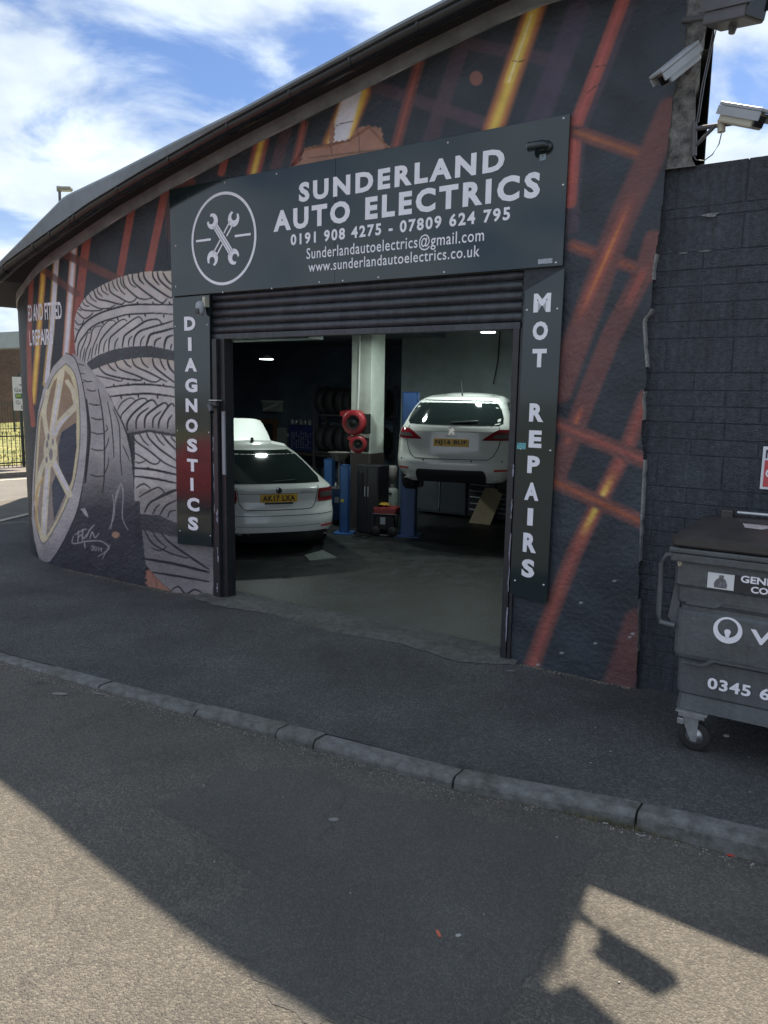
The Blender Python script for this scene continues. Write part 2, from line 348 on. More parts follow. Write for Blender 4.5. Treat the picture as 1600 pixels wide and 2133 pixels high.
# worn concrete sill in the doorway
mb = MB(); vs = []; fs = []
M_sill = mat('worn_concrete', (.080, .082, .080), .9, var=.4, vs=14, bump=.012, bs=45, dirt=.4)
nn_ = 46
for i in range(nn_):
    s = .40+3.76*i/(nn_-1)
    e = -.17-.045*math.sin(i*.35)-.03*random.random()-.05*(i/nn_)+(.16*(i-40)/5 if i > 40 else 0)
    for n, z in ((.30, .016), (.14, .022+.008*random.random()), (.02, .020+.01*random.random()), (e+.09, .022+.012*random.random()), (e, .004)):
        vs.append(tuple(W(s, n, z)))
fs = [(i*5+j, (i+1)*5+j, (i+1)*5+j+1, i*5+j+1) for i in range(nn_-1) for j in range(4)]
mb.add(vs, fs, True); tag(mb.build('door_sill', M_sill), kind='structure')

# ------------------------------------------------------------------ the garage building
BLD = tag(empty('garage_building', W(0, 0, 0), TH), 'dark painted workshop with wheel and tyre mural, sloping eaves and open roller door', 'building')
S0, RC, TURN = -2.25, 2.4, R(53.6)
def wall_xy(t):                                 # facade plan: t = arc length, straight for t >= S0, then rounding away
    if t >= S0: return (t, 0.0, 0.0)
    a = (S0-t)/RC
    if a <= TURN: return (S0-RC*math.sin(a), RC*(1-math.cos(a)), a)
    e = (S0-t)-RC*TURN
    return (S0-RC*math.sin(TURN)-e*math.cos(TURN), RC*(1-math.cos(TURN))+e*math.sin(TURN), TURN)
OPL, OPR, OPT = .54, 4.06, 3.26                 # opening in the wall
EDGE = [(1432, 0), (1424, 120), (1402, 200), (1388, 340), (1374, 480), (1360, 560), (1356, 648), (1339, 665), (1341, 700), (1348, 790), (1338, 830), (1341, 860), (1336, 900), (1341, 960), (1334, 1090), (1326, 1420), (1324, 1460)]
EV = [pix(*e) for e in EDGE]; EZ = [z for s, z in EV][::-1]; ES = [s for s, z in EV][::-1]
def edge_s(z): return np.interp(z, EZ, ES)
# --- mural colours, laid out in the coordinates of the photograph of the wall
def seg_dist(u, v, pts):
    best = np.full(u.shape, 1e9); par = np.zeros(u.shape); tot = 0; ln = [math.hypot(b[0]-a[0], b[1]-a[1]) for a, b in zip(pts[:-1], pts[1:])]; T = sum(ln) or 1
    for (a, b), l in zip(zip(pts[:-1], pts[1:]), ln):
        dx_, dy_ = b[0]-a[0], b[1]-a[1]; t = np.clip(((u-a[0])*dx_+(v-a[1])*dy_)/(l*l+1e-9), 0, 1)
        dd = np.hypot(u-a[0]-t*dx_, v-a[1]-t*dy_); k = dd < best; best = np.where(k, dd, best); par = np.where(k, (tot+t*l)/T, par); tot += l
    return best, par
def in_poly(u, v, poly):
    r = np.zeros(u.shape, bool); n = len(poly); j = n-1
    for i in range(n):
        xi, yi = poly[i]; xj, yj = poly[j]
        c = ((yi > v) != (yj > v)) & (u < (xj-xi)*(v-yi)/((yj-yi) or 1e-9)+xi); r ^= c; j = i
    return r
def smooth(e0, e1, x): t = np.clip((x-e0)/(e1-e0), 0, 1); return t*t*(3-2*t)
def cr(pts, k=5):                               # smooth a polyline
    if len(pts) < 3: return pts
    out = []; P = [pts[0]]+list(pts)+[pts[-1]]
    for i in range(1, len(P)-2):
        for q in range(k):
            t = q/k; out.append(tuple(.5*((2*P[i][c])+(-P[i-1][c]+P[i+1][c])*t+(2*P[i-1][c]-5*P[i][c]+4*P[i+1][c]-P[i+2][c])*t*t+(-P[i-1][c]+3*P[i][c]-3*P[i+1][c]+P[i+2][c])*t**3) for c in (0, 1)))
    return out+[pts[-1]]
RED = (.29, .085, .072); DRED = (.145, .062, .060); PURP = (.085, .055, .075); ORA = (.43, .165, .07); YEL = (.72, .50, .10); WHI = (.66, .64, .72)
TYR = (.50, .47, .48); INK = (.014, .018, .028)
def paint(u, v):
    n = len(u); C = np.tile(np.array([.030, .037, .049]), (n, 1))
    nz1 = .5+.5*np.sin(u*.031+2*np.sin(v*.017))*np.sin(v*.027+1.3*np.sin(u*.013))
    C *= (.75+.5*nz1)[:, None]
    def blend(mask, col): 
        nonlocal C
        C = C*(1-mask[:, None])+np.array(col)*mask[:, None]
    def sub(x0, x1, y0, y1): return np.nonzero((u > x0) & (u < x1) & (v > y0) & (v < y1))[0]
    def stripe(pts, w, col, core=None, hot=None, soft=.45, k=1.0, cw=.35):
        xs = [p[0] for p in pts]; ys = [p[1] for p in pts]; ix = sub(min(xs)-w*1.6, max(xs)+w*1.6, min(ys)-w*1.2, max(ys)+w*1.2)
        if not len(ix): return
        d, t = seg_dist(u[ix], v[ix], pts); m = (1-smooth(w*.5*(1-soft*.4), w*.5*(1+soft), d))*k
        if soft >= .9: m = m*smooth(0, .35, t)*smooth(0, .35, 1-t)
        C[ix] = C[ix]*(1-m[:, None])+np.array(col)*m[:, None]
        if core is not None:
            m = (1-smooth(0, w*cw, d))*k
            if soft >= .9: m = m*smooth(.05, .45, t)*smooth(.05, .45, 1-t)
            if hot: m *= np.exp(-((t-hot[0])/hot[1])**2)
            C[ix] = C[ix]*(1-m[:, None])+np.array(core)*m[:, None]
    def poly(pts, col, grad=None, jit=0.0):
        xs = [p[0] for p in pts]; ys = [p[1] for p in pts]; ix = sub(min(xs), max(xs), min(ys), max(ys)); 
        if not len(ix): return
        j_ = jit; k = in_poly(u[ix]+j_*(np.sin(v[ix]*.55+np.sin(u[ix]*.31)*2)+.6*np.sin(v[ix]*1.3+u[ix]*.4)), v[ix]+j_*(np.sin(u[ix]*.47+1.3*np.sin(v[ix]*.4))+.6*np.sin(u[ix]*1.21)), pts); ix = ix[k]
        if grad is None: C[ix] = col
        else:
            (ya, yb, c2) = grad; t = np.clip((v[ix]-ya)/(yb-ya), 0, 1)[:, None]; C[ix] = np.array(col)*(1-t)+np.array(c2)*t
    def stroke(pts, w, col=INK, taper=True, sm=True):
        if sm: pts = cr(pts)
        xs = [p[0] for p in pts]; ys = [p[1] for p in pts]; ix = sub(min(xs)-w*2, max(xs)+w*2, min(ys)-w*2, max(ys)+w*2)
        if not len(ix): return
        d, t = seg_dist(u[ix], v[ix], pts); ww = w*.5*(np.where(taper, .55+.45*np.sin(np.pi*np.clip(t, .02, .98))**.5, 1.0))
        m = 1-smooth(ww-.5, ww+.7, d); C[ix] = C[ix]*(1-m[:, None])+np.array(col)*m[:, None]
    # light-beam stripes, right half
    stripe([(784, 181), (1010, 257)], 24, PURP, k=.8); stripe([(967, 89), (1177, 131)], 24, PURP, k=.7)
    stripe([(962, 95), (894, 300)], 28, PURP, k=.8); stripe([(1206, 20), (1118, 255)], 42, (.07, .055, .09), k=.8)
    stripe([(873, 130), (823, 310)], 20, DRED, RED); stripe([(1122, -5), (1026, 275)], 32, ORA, YEL, soft=.7, cw=.5)
    stripe([(1108, 30), (1060, 170)], 14, YEL, (.85, .72, .35), soft=.8)
    stripe([(745, 190), (700, 300)], 46, ORA); stripe([(742, 190), (704, 300)], 38, YEL); stripe([(735, 190), (704, 300)], 31, WHI)
    stripe([(634, 257), (614, 342)], 15, DRED, RED); stripe([(546, 290), (528, 362)], 25, RED, YEL, cw=.4); stripe([(596, 270), (574, 348)], 20, (.08, .05, .06))
    stripe([(469, 330), (461, 360)], 13, RED); stripe([(360, 398), (400, 380)], 14, DRED)
    stripe([(1310, -5), (1262, 120), (1205, 260), (1189, 400), (1186, 470)], 34, (.07, .05, .07), k=.9); stripe([(1300, -5), (1254, 120), (1200, 260), (1187, 420)], 24, RED, (.42, .10, .09))
    stripe([(1200, 275), (1345, 325)], 27, DRED, (.28, .10, .05)); stripe([(1195, 512), (1362, 572)], 25, DRED, (.25, .08, .05))
    stripe([(1398, 230), (1350, 340), (1303, 440), (1262, 545), (1165, 812)], 48, DRED, k=.95); stripe([(1330, 380), (1262, 538), (1190, 700)], 18, RED, (.50, .17, .06), soft=.9)
    stripe([(1362, 500), (1345, 560), (1273, 700), (1210, 860), (1159, 992)], 36, DRED, k=.95); stripe([(1350, 545), (1300, 650)], 12, RED, soft=.9); stripe([(1218, 835), (1175, 940)], 12, RED, (.45, .14, .05), soft=.9)
    stripe([(1345, 830), (1307, 932), (1248, 1046), (1197, 1151), (1159, 1248), (1104, 1398)], 31, DRED, RED, cw=.5)
    stripe([(1310, 925), (1248, 1046), (1190, 1170)], 16, RED, ORA, hot=(.55, .28), soft=.9, cw=.8); stripe([(1285, 975), (1248, 1046), (1205, 1130)], 13, ORA, YEL, soft=.9, cw=.7); stripe([(1260, 1022), (1238, 1068)], 7, YEL, WHI, soft=.9)
    stripe([(1150, 880), (1345, 960)], 29, DRED, RED); stripe([(1148, 1000), (1340, 1088)], 27, DRED, (.30, .09, .05))
    stripe([(1330, 1300), (1285, 1440)], 56, DRED, k=.8)
    # chipped spots and exposed brick above the sign
    ix = sub(970, 1015, 140, 185)
    if len(ix):
        d = np.hypot((u[ix]-992)/15, (v[ix]-163)/17); m = 1-smooth(.8, 1.0, d); C[ix] = C[ix]*(1-m[:, None])+np.array((.22, .10, .085))*m[:, None]
    poly([(598, 352), (623, 337), (631, 311), (654, 304), (685, 303), (690, 250), (698, 262), (696, 295), (727, 290), (744, 267), (768, 262), (794, 267), (800, 297), (812, 306), (815, 330), (640, 345)], (.30, .155, .11), grad=(255, 335, (.36, .20, .15)), jit=1.2)
    for a, b in (((744, 267), (748, 330)), ((686, 300), (690, 325)), ((640, 308), (730, 292)), ((640, 328), (810, 308))): stroke([a, b], 2.5, (.16, .09, .07), sm=False)
    # left stripes
    for pts, w, c, core in (([(347, 385), (309, 568)], 15, RED, None), ([(278, 415), (249, 578)], 14, RED, None), ([(185, 465), (166, 614), (152, 742)], 16, RED, None),
                            ([(157, 480), (137, 740)], 14, ORA, WHI), ([(119, 515), (107, 687), (95, 800)], 12, (.45, .30, .12), None), ([(92, 540), (77, 744), (69, 838)], 12, RED, YEL),
                            ([(66, 560), (60, 716), (62, 810), (69, 885)], 9, RED, None)):
        stripe(pts, w, c, core, soft=.25, cw=.6)
    stripe([(120, 515), (108, 687), (97, 795)], 8, WHI, soft=.2); stripe([(157, 480), (138, 738)], 5, WHI, soft=.3)
    stripe([(124, 524), (252, 585)], 15, DRED, k=.9); stripe([(84, 558), (160, 612)], 12, DRED, k=.8); stripe([(345, 395), (352, 500)], 10, DRED, k=.4)
    # ---- stacked tyres
    z4 = lambda P: [(140+x/6.667, 540+y/6.667) for x, y in P]
    z5 = lambda P: [(140+x/6.667, 780+y/6.667) for x, y in P]
    z2 = lambda P: [(x/3.333, 850+y/3.333) for x, y in P]
    WARM = (.49, .43, .39)
    poly(z4([(1480, 160), (1150, 170), (900, 200), (700, 260), (500, 350), (330, 450), (220, 570), (140, 700), (105, 830), (98, 970), (105, 1200), (120, 1330), (240, 1470), (300, 1500), (340, 1390), (430, 1330), (650, 1250), (900, 1210), (1150, 1200), (1480, 1272)]), WARM, grad=(566, 640, TYR))
    poly(z4([(1480, 1270), (1150, 1200), (900, 1210), (650, 1250), (430, 1330), (340, 1390), (270, 1440), (330, 1545), (550, 1460), (760, 1400), (1000, 1370), (1200, 1370), (1480, 1412)]), (.055, .062, .075))
    poly(z4([(1490, 1410), (1200, 1368), (1000, 1368), (760, 1398), (550, 1458), (330, 1545), (200, 1640), (300, 1760), (1495, 1760)]), WARM, grad=(750, 790, TYR))
    poly(z5([(300, -60), (1500, -60), (1505, 830), (1300, 790), (1130, 770), (860, 815), (780, 800), (700, 560), (600, 300)]), TYR, grad=(872, 900, (.20, .19, .20)))
    poly(z5([(830, 815), (1130, 765), (1505, 830), (1505, 880), (1130, 800), (920, 850), (860, 960), (880, 840)]), (.045, .05, .062))
    poly(z5([(915, 845), (1130, 800), (1510, 870), (1520, 1760), (930, 1760), (940, 1200), (940, 950)]), TYR, grad=(990, 1050, (.30, .28, .275)))
    poly(z2([(965, 560), (1230, 560), (1230, 800), (1100, 745), (975, 735)]), (.30, .28, .275), grad=(1020, 1080, (.22, .21, .22)))
    poly(z2([(975, 735), (1100, 745), (1230, 800), (1230, 900), (1100, 870), (1000, 845), (985, 850)]), (.045, .05, .062))
    poly(z2([(985, 845), (1100, 870), (1230, 895), (1480, 970), (1480, 1345), (1250, 1310), (1110, 1210), (1010, 1080)]), (.15, .145, .155), grad=(1110, 1240, (.22, .205, .215)))
    S4 = [([(1060, 185), (1080, 270), (1180, 370), (1400, 520), (1465, 530)], 22), ([(1185, 180), (1200, 260), (1275, 355)], 18), ([(1250, 180), (1280, 280), (1380, 380), (1465, 435)], 20), ([(1330, 190), (1390, 290), (1460, 355)], 20),
          ([(985, 190), (1005, 280), (1065, 345)], 18), ([(905, 210), (915, 300), (1000, 390), (1180, 525), (1300, 600), (1350, 590), (1385, 550)], 18), ([(840, 225), (880, 340), (955, 390)], 12), ([(775, 250), (800, 370), (960, 520), (1060, 555), (1170, 540)], 16),
          ([(740, 260), (750, 340), (800, 410)], 10), ([(690, 275), (700, 350), (750, 440), (805, 490)], 12), ([(625, 300), (650, 380), (705, 445)], 10), ([(575, 330), (600, 450), (720, 530), (850, 595), (930, 575), (965, 530)], 15), ([(515, 350), (555, 435)], 10),
          ([(470, 375), (490, 440), (570, 495)], 11), ([(415, 410), (430, 460), (485, 515)], 11), ([(370, 435), (420, 545), (560, 580), (740, 625), (800, 590)], 17), ([(305, 480), (340, 545), (405, 590)], 11), ([(255, 540), (290, 600), (440, 680), (580, 680), (665, 635)], 13),
          ([(215, 595), (250, 640), (310, 655)], 10), ([(165, 640), (230, 705), (430, 715), (500, 690)], 14), ([(135, 735), (230, 820), (300, 800), (360, 740)], 13), ([(110, 850), (150, 905), (210, 895), (230, 840)], 11), ([(105, 960), (150, 985)], 9), ([(145, 690), (200, 715)], 9),
          ([(1465, 630), (1180, 628), (960, 628), (780, 650), (560, 710), (390, 780), (240, 890), (150, 1020), (110, 1150)], 20), ([(1465, 765), (1250, 750), (1000, 755), (820, 770), (640, 820), (480, 870), (330, 950), (230, 1070), (160, 1180), (140, 1340)], 16),
          ([(1465, 855), (1380, 885), (1150, 950), (1010, 1000), (940, 1080), (920, 1200)], 20), ([(1310, 885), (1250, 835), (1100, 855), (950, 950), (810, 1050), (780, 1120), (765, 1220)], 20), ([(1050, 860), (1010, 805), (950, 815), (800, 920), (650, 1040), (590, 1110), (575, 1270)], 15),
          ([(830, 860), (790, 835), (720, 860), (600, 960), (490, 1090), (450, 1180), (435, 1310)], 14), ([(680, 885), (640, 850), (570, 860), (480, 950), (420, 1080), (360, 1220), (335, 1380)], 9), ([(475, 925), (390, 940), (345, 1000), (320, 1130), (260, 1290), (240, 1440)], 10), ([(340, 1015), (285, 1030), (250, 1130), (190, 1280), (180, 1390)], 9),
          ([(1465, 960), (1300, 1005), (1160, 1045), (1120, 1130), (1100, 1200)], 26), ([(1465, 1055), (1390, 1085), (1360, 1150), (1345, 1230)], 24), ([(1300, 1090), (1230, 1130), (1210, 1200)], 18), ([(1075, 1065), (1030, 1120), (1015, 1200)], 12), ([(900, 1070), (860, 1120), (848, 1210)], 12), ([(710, 1095), (670, 1160), (658, 1240)], 12), ([(548, 1115), (515, 1190), (505, 1290)], 9), ([(415, 1180), (385, 1330)], 8), ([(330, 1230), (285, 1410)], 7), ([(245, 1230), (210, 1420)], 7), ([(1450, 1180), (1435, 1250)], 14)]
    S4 += [([(435, 1490), (530, 1590), (750, 1650), (1010, 1680), (1030, 1645)], 19), ([(560, 1450), (620, 1520), (680, 1555)], 15), ([(665, 1430), (730, 1525), (950, 1610), (1190, 1705), (1300, 1670)], 17), ([(785, 1400), (830, 1460), (885, 1500)], 17), ([(900, 1385), (950, 1485), (1150, 1580), (1380, 1700)], 18), ([(1020, 1370), (1060, 1450), (1125, 1505)], 15), ([(1185, 1380), (1215, 1490), (1340, 1600), (1490, 1710)], 20), ([(1290, 1390), (1320, 1470), (1365, 1540)], 15), ([(1390, 1400), (1420, 1500), (1485, 1580)], 22), ([(400, 1615), (600, 1660), (740, 1695), (765, 1665)], 13)]
    for p, w in S4: stroke(z4(p), w/6.667*1.15+.7)
    S5 = [([(530, 185), (850, 145), (1150, 140), (1490, 180)], 20), ([(610, 305), (850, 280), (1150, 268), (1490, 310)], 22), ([(700, 495), (760, 390), (880, 325), (950, 365)], 11), ([(750, 600), (770, 540), (950, 370), (1070, 330), (1120, 375)], 16), ([(835, 770), (835, 670), (930, 530), (1160, 355), (1250, 430)], 22),
          ([(958, 750), (960, 640), (1010, 550), (1130, 465)], 18), ([(1075, 740), (1080, 620), (1140, 530), (1340, 395), (1400, 440)], 22), ([(1190, 740), (1200, 610), (1300, 515)], 16), ([(1270, 740), (1285, 630), (1400, 450), (1455, 405), (1485, 440)], 20), ([(1392, 750), (1405, 640), (1455, 565)], 16),
          ([(920, 840), (960, 930), (1140, 1060), (1340, 1220), (1510, 1300)], 18), ([(1000, 820), (1060, 920), (1130, 985)], 13), ([(1105, 810), (1140, 890), (1290, 1040), (1510, 1195)], 20), ([(1215, 820), (1280, 920), (1350, 985)], 14), ([(1315, 830), (1400, 940), (1508, 1045)], 20), ([(1440, 870), (1500, 940)], 15),
          ([(945, 1095), (1040, 1150), (1170, 1235), (1250, 1240), (1290, 1195)], 16), ([(950, 1215), (1010, 1228), (1080, 1200)], 13), ([(945, 1300), (1180, 1320), (1510, 1390)], 26), ([(945, 1415), (1200, 1445), (1515, 1510)], 24), ([(960, 1575), (1060, 1520), (1155, 1580)], 15), ([(1000, 1700), (1250, 1570), (1350, 1640)], 16), ([(1350, 1650), (1515, 1595)], 12), ([(1220, 1733), (1350, 1650)], 12)]
    for p, w in S5: stroke(z5(p), w/6.667*1.15+.7)
    for x, y in ((645, 140), (845, 125), (1072, 115), (1335, 135), (745, 305), (985, 290), (1250, 300), (1125, 1290)): stroke(z5([(x, y), (x+8, y+26)]), 3.2, taper=False, sm=False)
    for x, y in ((860, 790), (1080, 775), (1338, 785), (975, 605), (1190, 605), (1420, 605), (700, 828), (490, 880), (320, 970)): stroke(z4([(x, y-8), (x+6, y+14)]), 3.2, taper=False, sm=False)
    for p, w in (([(1005, 720), (1040, 660), (1110, 620), (1225, 570)], 14), ([(1060, 735), (1085, 690), (1110, 670)], 9), ([(1110, 745), (1150, 680), (1225, 640)], 11), ([(1165, 760), (1180, 720), (1220, 710)], 9), ([(1005, 850), (1060, 940), (1190, 1010), (1300, 1040)], 11), ([(1060, 860), (1100, 920), (1150, 960)], 9), ([(1120, 870), (1200, 950), (1450, 1120)], 14), ([(985, 1045), (1180, 1075), (1450, 1140)], 18), ([(1060, 1140), (1250, 1170), (1450, 1205)], 14), ([(1195, 1260), (1240, 1240), (1290, 1290), (1350, 1260), (1400, 1280)], 11), ([(1050, 970), (1110, 990), (1160, 960)], 8)):
        stroke(z2(p), w/3.333+.3)
    # ---- leaning alloy wheel: tread side, sidewall ring, rim, spokes
    tread = [(150, 735), (180, 757), (215, 800), (240, 850), (262, 900), (272, 945), (278, 1000), (283, 1080), (275, 1210), (100, 1190), (130, 1130), (160, 1066), (176, 990), (182, 910), (178, 850), (165, 790)]
    poly(tread, (.36, .345, .36), grad=(930, 1060, (.035, .04, .055)))
    for p, w in ((z5([(265, 350), (290, 560), (310, 800), (290, 1100), (250, 1500)]), 5.5), (z5([(430, 200), (470, 420), (500, 640), (515, 900), (515, 1400), (490, 1650)]), 2.8), (z5([(560, 380), (610, 640), (640, 950), (650, 1150)]), 2.2), (z5([(640, 480), (720, 700), (735, 1000), (740, 1180), (760, 1400)]), 2.2), (z5([(650, 450), (760, 650), (830, 830), (880, 960), (900, 1200)]), 3.2), (z5([(770, 980), (870, 1200)]), 2.0)): stroke(p, w)
    for y, x0, x1 in ((75, 225, 345), (205, 275, 400), (400, 305, 470), (600, 335, 500), (800, 335, 515), (1030, 335, 515), (1390, 320, 500)): stroke(z5([(x0, y), ((x0+x1)/2, y+26), (x1, y+18)]), 2.7)
    for y in (1450, 1570, 1690): stroke(z4([(140, y), (240, y+25)]), 1.8)
    for p in (z5([(540, 700), (560, 760), (520, 800)]), z5([(580, 880), (560, 960), (520, 1050)]), z5([(575, 1160), (560, 1280), (500, 1420)])): stroke(p, 2.0)
    stroke(z5([(740, 1510), (690, 1640), (660, 1760)]), 1.6, (.35, .35, .37)); stroke(z5([(745, 1510), (775, 1600), (775, 1750)]), 1.6, (.35, .35, .37))
    outer = [(137, 735), (155, 745), (166, 775), (175, 815), (181, 860), (182, 915), (175, 994), (160, 1066), (130, 1132), (105, 1170), (84, 1172), (72, 1130), (66, 1080), (68, 1000), (74, 920), (79, 860), (90, 810), (110, 765)]
    poly(outer, (.42, .405, .425), grad=(1080, 1175, (.22, .22, .235)))
    stroke(outer[:12], 1.8, INK, taper=False)
    inner = [(137, 757), (152, 772), (161, 800), (166, 850), (166, 925), (157, 994), (142, 1042), (121, 1087), (96, 1129), (86, 1129), (76, 1095), (71, 1040), (75, 950), (81, 870), (94, 825), (112, 783)]
    poly(inner, (.58, .53, .36)); stroke(inner+[inner[0]], 1.6, (.12, .12, .13), taper=False)
    cx_, cy_ = 112, 945
    hole = [(cx_+(x-cx_)*.88, cy_+(y-cy_)*.93) for x, y in inner]; poly(hole, (.30, .21, .14), grad=(820, 1100, (.30, .27, .26)))
    poly([(128, 900), (158, 880), (160, 930), (150, 1000), (141, 1020), (124, 985), (121, 930)], (.045, .055, .085)); poly([(108, 1010), (118, 985), (136, 1030), (112, 1085)], (.06, .075, .105))
    poly([(96, 1000), (104, 1005), (103, 1085), (92, 1060)], (.25, .22, .21))
    SP = (.62, .58, .44); SP2 = (.62, .61, .70)
    for p, w in (([(105, 930), (116, 850), (128, 775)], 13), ([(105, 930), (122, 885), (158, 846)], 13), ([(108, 950), (122, 985), (145, 1030)], 13), ([(100, 970), (95, 1040), (90, 1120)], 12), ([(98, 950), (84, 985), (75, 1050)], 9), ([(100, 915), (92, 860), (100, 815)], 9), ([(140, 795), (152, 815), (158, 846)], 9)): stroke(p, w, SP, taper=False)
    for p, w in (([(105, 930), (115, 860), (124, 800)], 4), ([(108, 950), (124, 985), (142, 1020)], 7), ([(99, 975), (95, 1040), (91, 1110)], 5), ([(108, 915), (125, 885), (140, 868)], 5)): stroke(p, w, SP2)
    ix = sub(85, 125, 890, 985)
    if len(ix):
        d = np.hypot((u[ix]-105)/15, (v[ix]-938)/36); m = 1-smooth(.9, 1.0, d); C[ix] = C[ix]*(1-m[:, None])+np.array(SP)*m[:, None]
        for hx, hy, hw, hh in ((101, 910, 3, 9), (106, 947, 4.5, 14), (97, 958, 2.8, 8), (98, 925, 2.6, 9), (110, 920, 2.5, 8)):
            d = np.hypot((u[ix]-hx)/hw, (v[ix]-hy)/hh); m = 1-smooth(.7, 1.1, d); C[ix] = C[ix]*(1-m[:, None])+np.array((.24, .22, .24))*m[:, None]
    for p in (z2([(245, 640), (262, 560), (300, 480)]), z2([(265, 850), (250, 750), (262, 620)])): stroke(p, 4, (.55, .38, .18))
    # hand signature with the year, scuffs, chipped brick at the foot
    LG = (.30, .30, .33)
    for p in ([(520, 880), (570, 850), (600, 840)], [(545, 850), (540, 930)], [(575, 840), (572, 920)], [(510, 890), (505, 940), (600, 925), (700, 925), (755, 965), (730, 1000), (680, 1030)], [(600, 900), (620, 850), (655, 810)], [(625, 905), (640, 860), (660, 900), (685, 870)], [(585, 925), (590, 970)], [(540, 910), (560, 880), (580, 905), (600, 880)]): stroke(z2(p), 2.4, LG)
    for k_, q in enumerate(([(632, 965), (645, 955), (650, 968), (636, 985), (655, 985)], [(662, 960), (672, 975), (664, 990), (656, 975), (662, 960)], [(682, 965), (684, 995)], [(700, 970), (692, 980), (704, 985), (706, 972), (704, 1000)])): stroke(z2(q), 1.6, LG)
    for p in ([(840, 530), (800, 660), (790, 760), (755, 840)], [(845, 530), (855, 620), (850, 760), (890, 850)], [(765, 950), (735, 1000), (710, 1050)], [(780, 600), (790, 680), (770, 840)]): stroke(z2(p), 1.4, (.33, .33, .36))
    poly(z2([(560, 700), (590, 695), (610, 740), (612, 760), (590, 745)]), (.35, .35, .38))
    ix = sub(228, 254, 1100, 1128)
    if len(ix):
        d = np.hypot((u[ix]-241)/9, (v[ix]-1114)/7.5); m = 1-smooth(.7, 1.1, d); C[ix] = C[ix]*(1-m[:, None])+np.array((.36, .22, .15))*m[:, None]
    poly(z2([(1005, 1150), (1020, 1115), (1060, 1140), (1100, 1200), (1160, 1250), (1230, 1310), (1140, 1330), (1020, 1300)]), (.33, .15, .12), grad=(1185, 1245, (.30, .18, .13)), jit=1.1)
    stroke(z2([(1070, 1180), (1080, 1230), (1075, 1290)]), 2.0, (.16, .08, .07))
    for pts in ([(196, 500), (212, 488), (228, 478), (240, 470)], [(200, 522), (206, 535), (208, 545)], [(350, 470), (348, 520), (352, 556)], [(700, 262), (716, 256), (735, 252)], [(1068, 126), (1080, 128), (1095, 124)], [(1222, 195), (1240, 180), (1250, 176)], [(1240, 140), (1256, 135), (1268, 138)], [(1186, 262), (1200, 268), (1215, 266)], [(650, 215), (640, 240), (636, 262)], [(1340, 905), (1344, 935)], [(1270, 1085), (1272, 1100)]): stroke(pts, 1.5, (.012, .014, .02))
    # chips along the raw right edge
    for x, y in ((1312, 1327), (1318, 1320), (1240, 1340), (1170, 1360), (1210, 1255), (1120, 1385), (1280, 1210)):
        ix = sub(x-9, x+9, y-6, y+6); 
        if len(ix):
            d = np.hypot((u[ix]-x)/(4+2*random.random()), (v[ix]-y)/2.5); m = 1-smooth(.6, 1, d); C[ix] = C[ix]*(1-m[:, None])+np.array((.3, .3, .32))*m[:, None]
    return C
STEP = .0085
def wall_material():
    m = bpy.data.materials.new('mural_paint_on_render'); m.use_nodes = True; t = m.node_tree; b = t.nodes['Principled BSDF']; N = t.nodes.new; lk = t.links.new
    at_ = N('ShaderNodeAttribute'); at_.attribute_name = 'paint'; tcn = N('ShaderNodeTexCoord')
    n1 = N('ShaderNodeTexNoise'); n1.inputs['Scale'].default_value = 3.2; n1.inputs['Detail'].default_value = 9; n1.inputs['Roughness'].default_value = .68; lk(tcn.outputs['Object'], n1.inputs['Vector'])
    r1 = N('ShaderNodeValToRGB'); r1.color_ramp.elements[0].position = .3; r1.color_ramp.elements[1].position = .72; r1.color_ramp.elements[0].color = (.72, .73, .76, 1); r1.color_ramp.elements[1].color = (1.18, 1.16, 1.12, 1); lk(n1.outputs['Fac'], r1.inputs[0])
    mx = N('ShaderNodeMix'); mx.data_type = 'RGBA'; mx.blend_type = 'MULTIPLY'; mx.inputs[0].default_value = 1; lk(at_.outputs['Color'], mx.inputs[6]); lk(r1.outputs[0], mx.inputs[7])
    # pale specks where paint has flaked
    vo = N('ShaderNodeTexNoise'); vo.inputs['Scale'].default_value = 42; vo.inputs['Detail'].default_value = 4; lk(tcn.outputs['Object'], vo.inputs['Vector'])
    rs = N('ShaderNodeValToRGB'); rs.color_ramp.elements[0].position = .735; rs.color_ramp.elements[1].position = .76; lk(vo.outputs['Fac'], rs.inputs[0])
    mx2 = N('ShaderNodeMix'); mx2.data_type = 'RGBA'; lk(rs.outputs[0], mx2.inputs[0]); lk(mx.outputs[2], mx2.inputs[6]); mx2.inputs[7].default_value = (.26, .25, .25, 1)
    lk(mx2.outputs[2], b.inputs['Base Color'])
    b.inputs['Roughness'].default_value = .55; b.inputs['Specular IOR Level'].default_value = .4
    n2 = N('ShaderNodeTexNoise'); n2.inputs['Scale'].default_value = 26; n2.inputs['Detail'].default_value = 7; lk(tcn.outputs['Object'], n2.inputs['Vector'])
    n4 = N('ShaderNodeTexNoise'); n4.inputs['Scale'].default_value = 1.6; n4.inputs['Detail'].default_value = 3; lk(tcn.outputs['Object'], n4.inputs['Vector'])
    ad = N('ShaderNodeMath'); ad.operation = 'MULTIPLY_ADD'; ad.inputs[1].default_value = 5.0; lk(n4.outputs['Fac'], ad.inputs[0]); lk(n2.outputs['Fac'], ad.inputs[2])
    bp = N('ShaderNodeBump'); bp.inputs['Distance'].default_value = .011; lk(ad.outputs[0], bp.inputs['Height']); lk(bp.outputs[0], b.inputs['Normal'])
    return m
M_mural = wall_material()
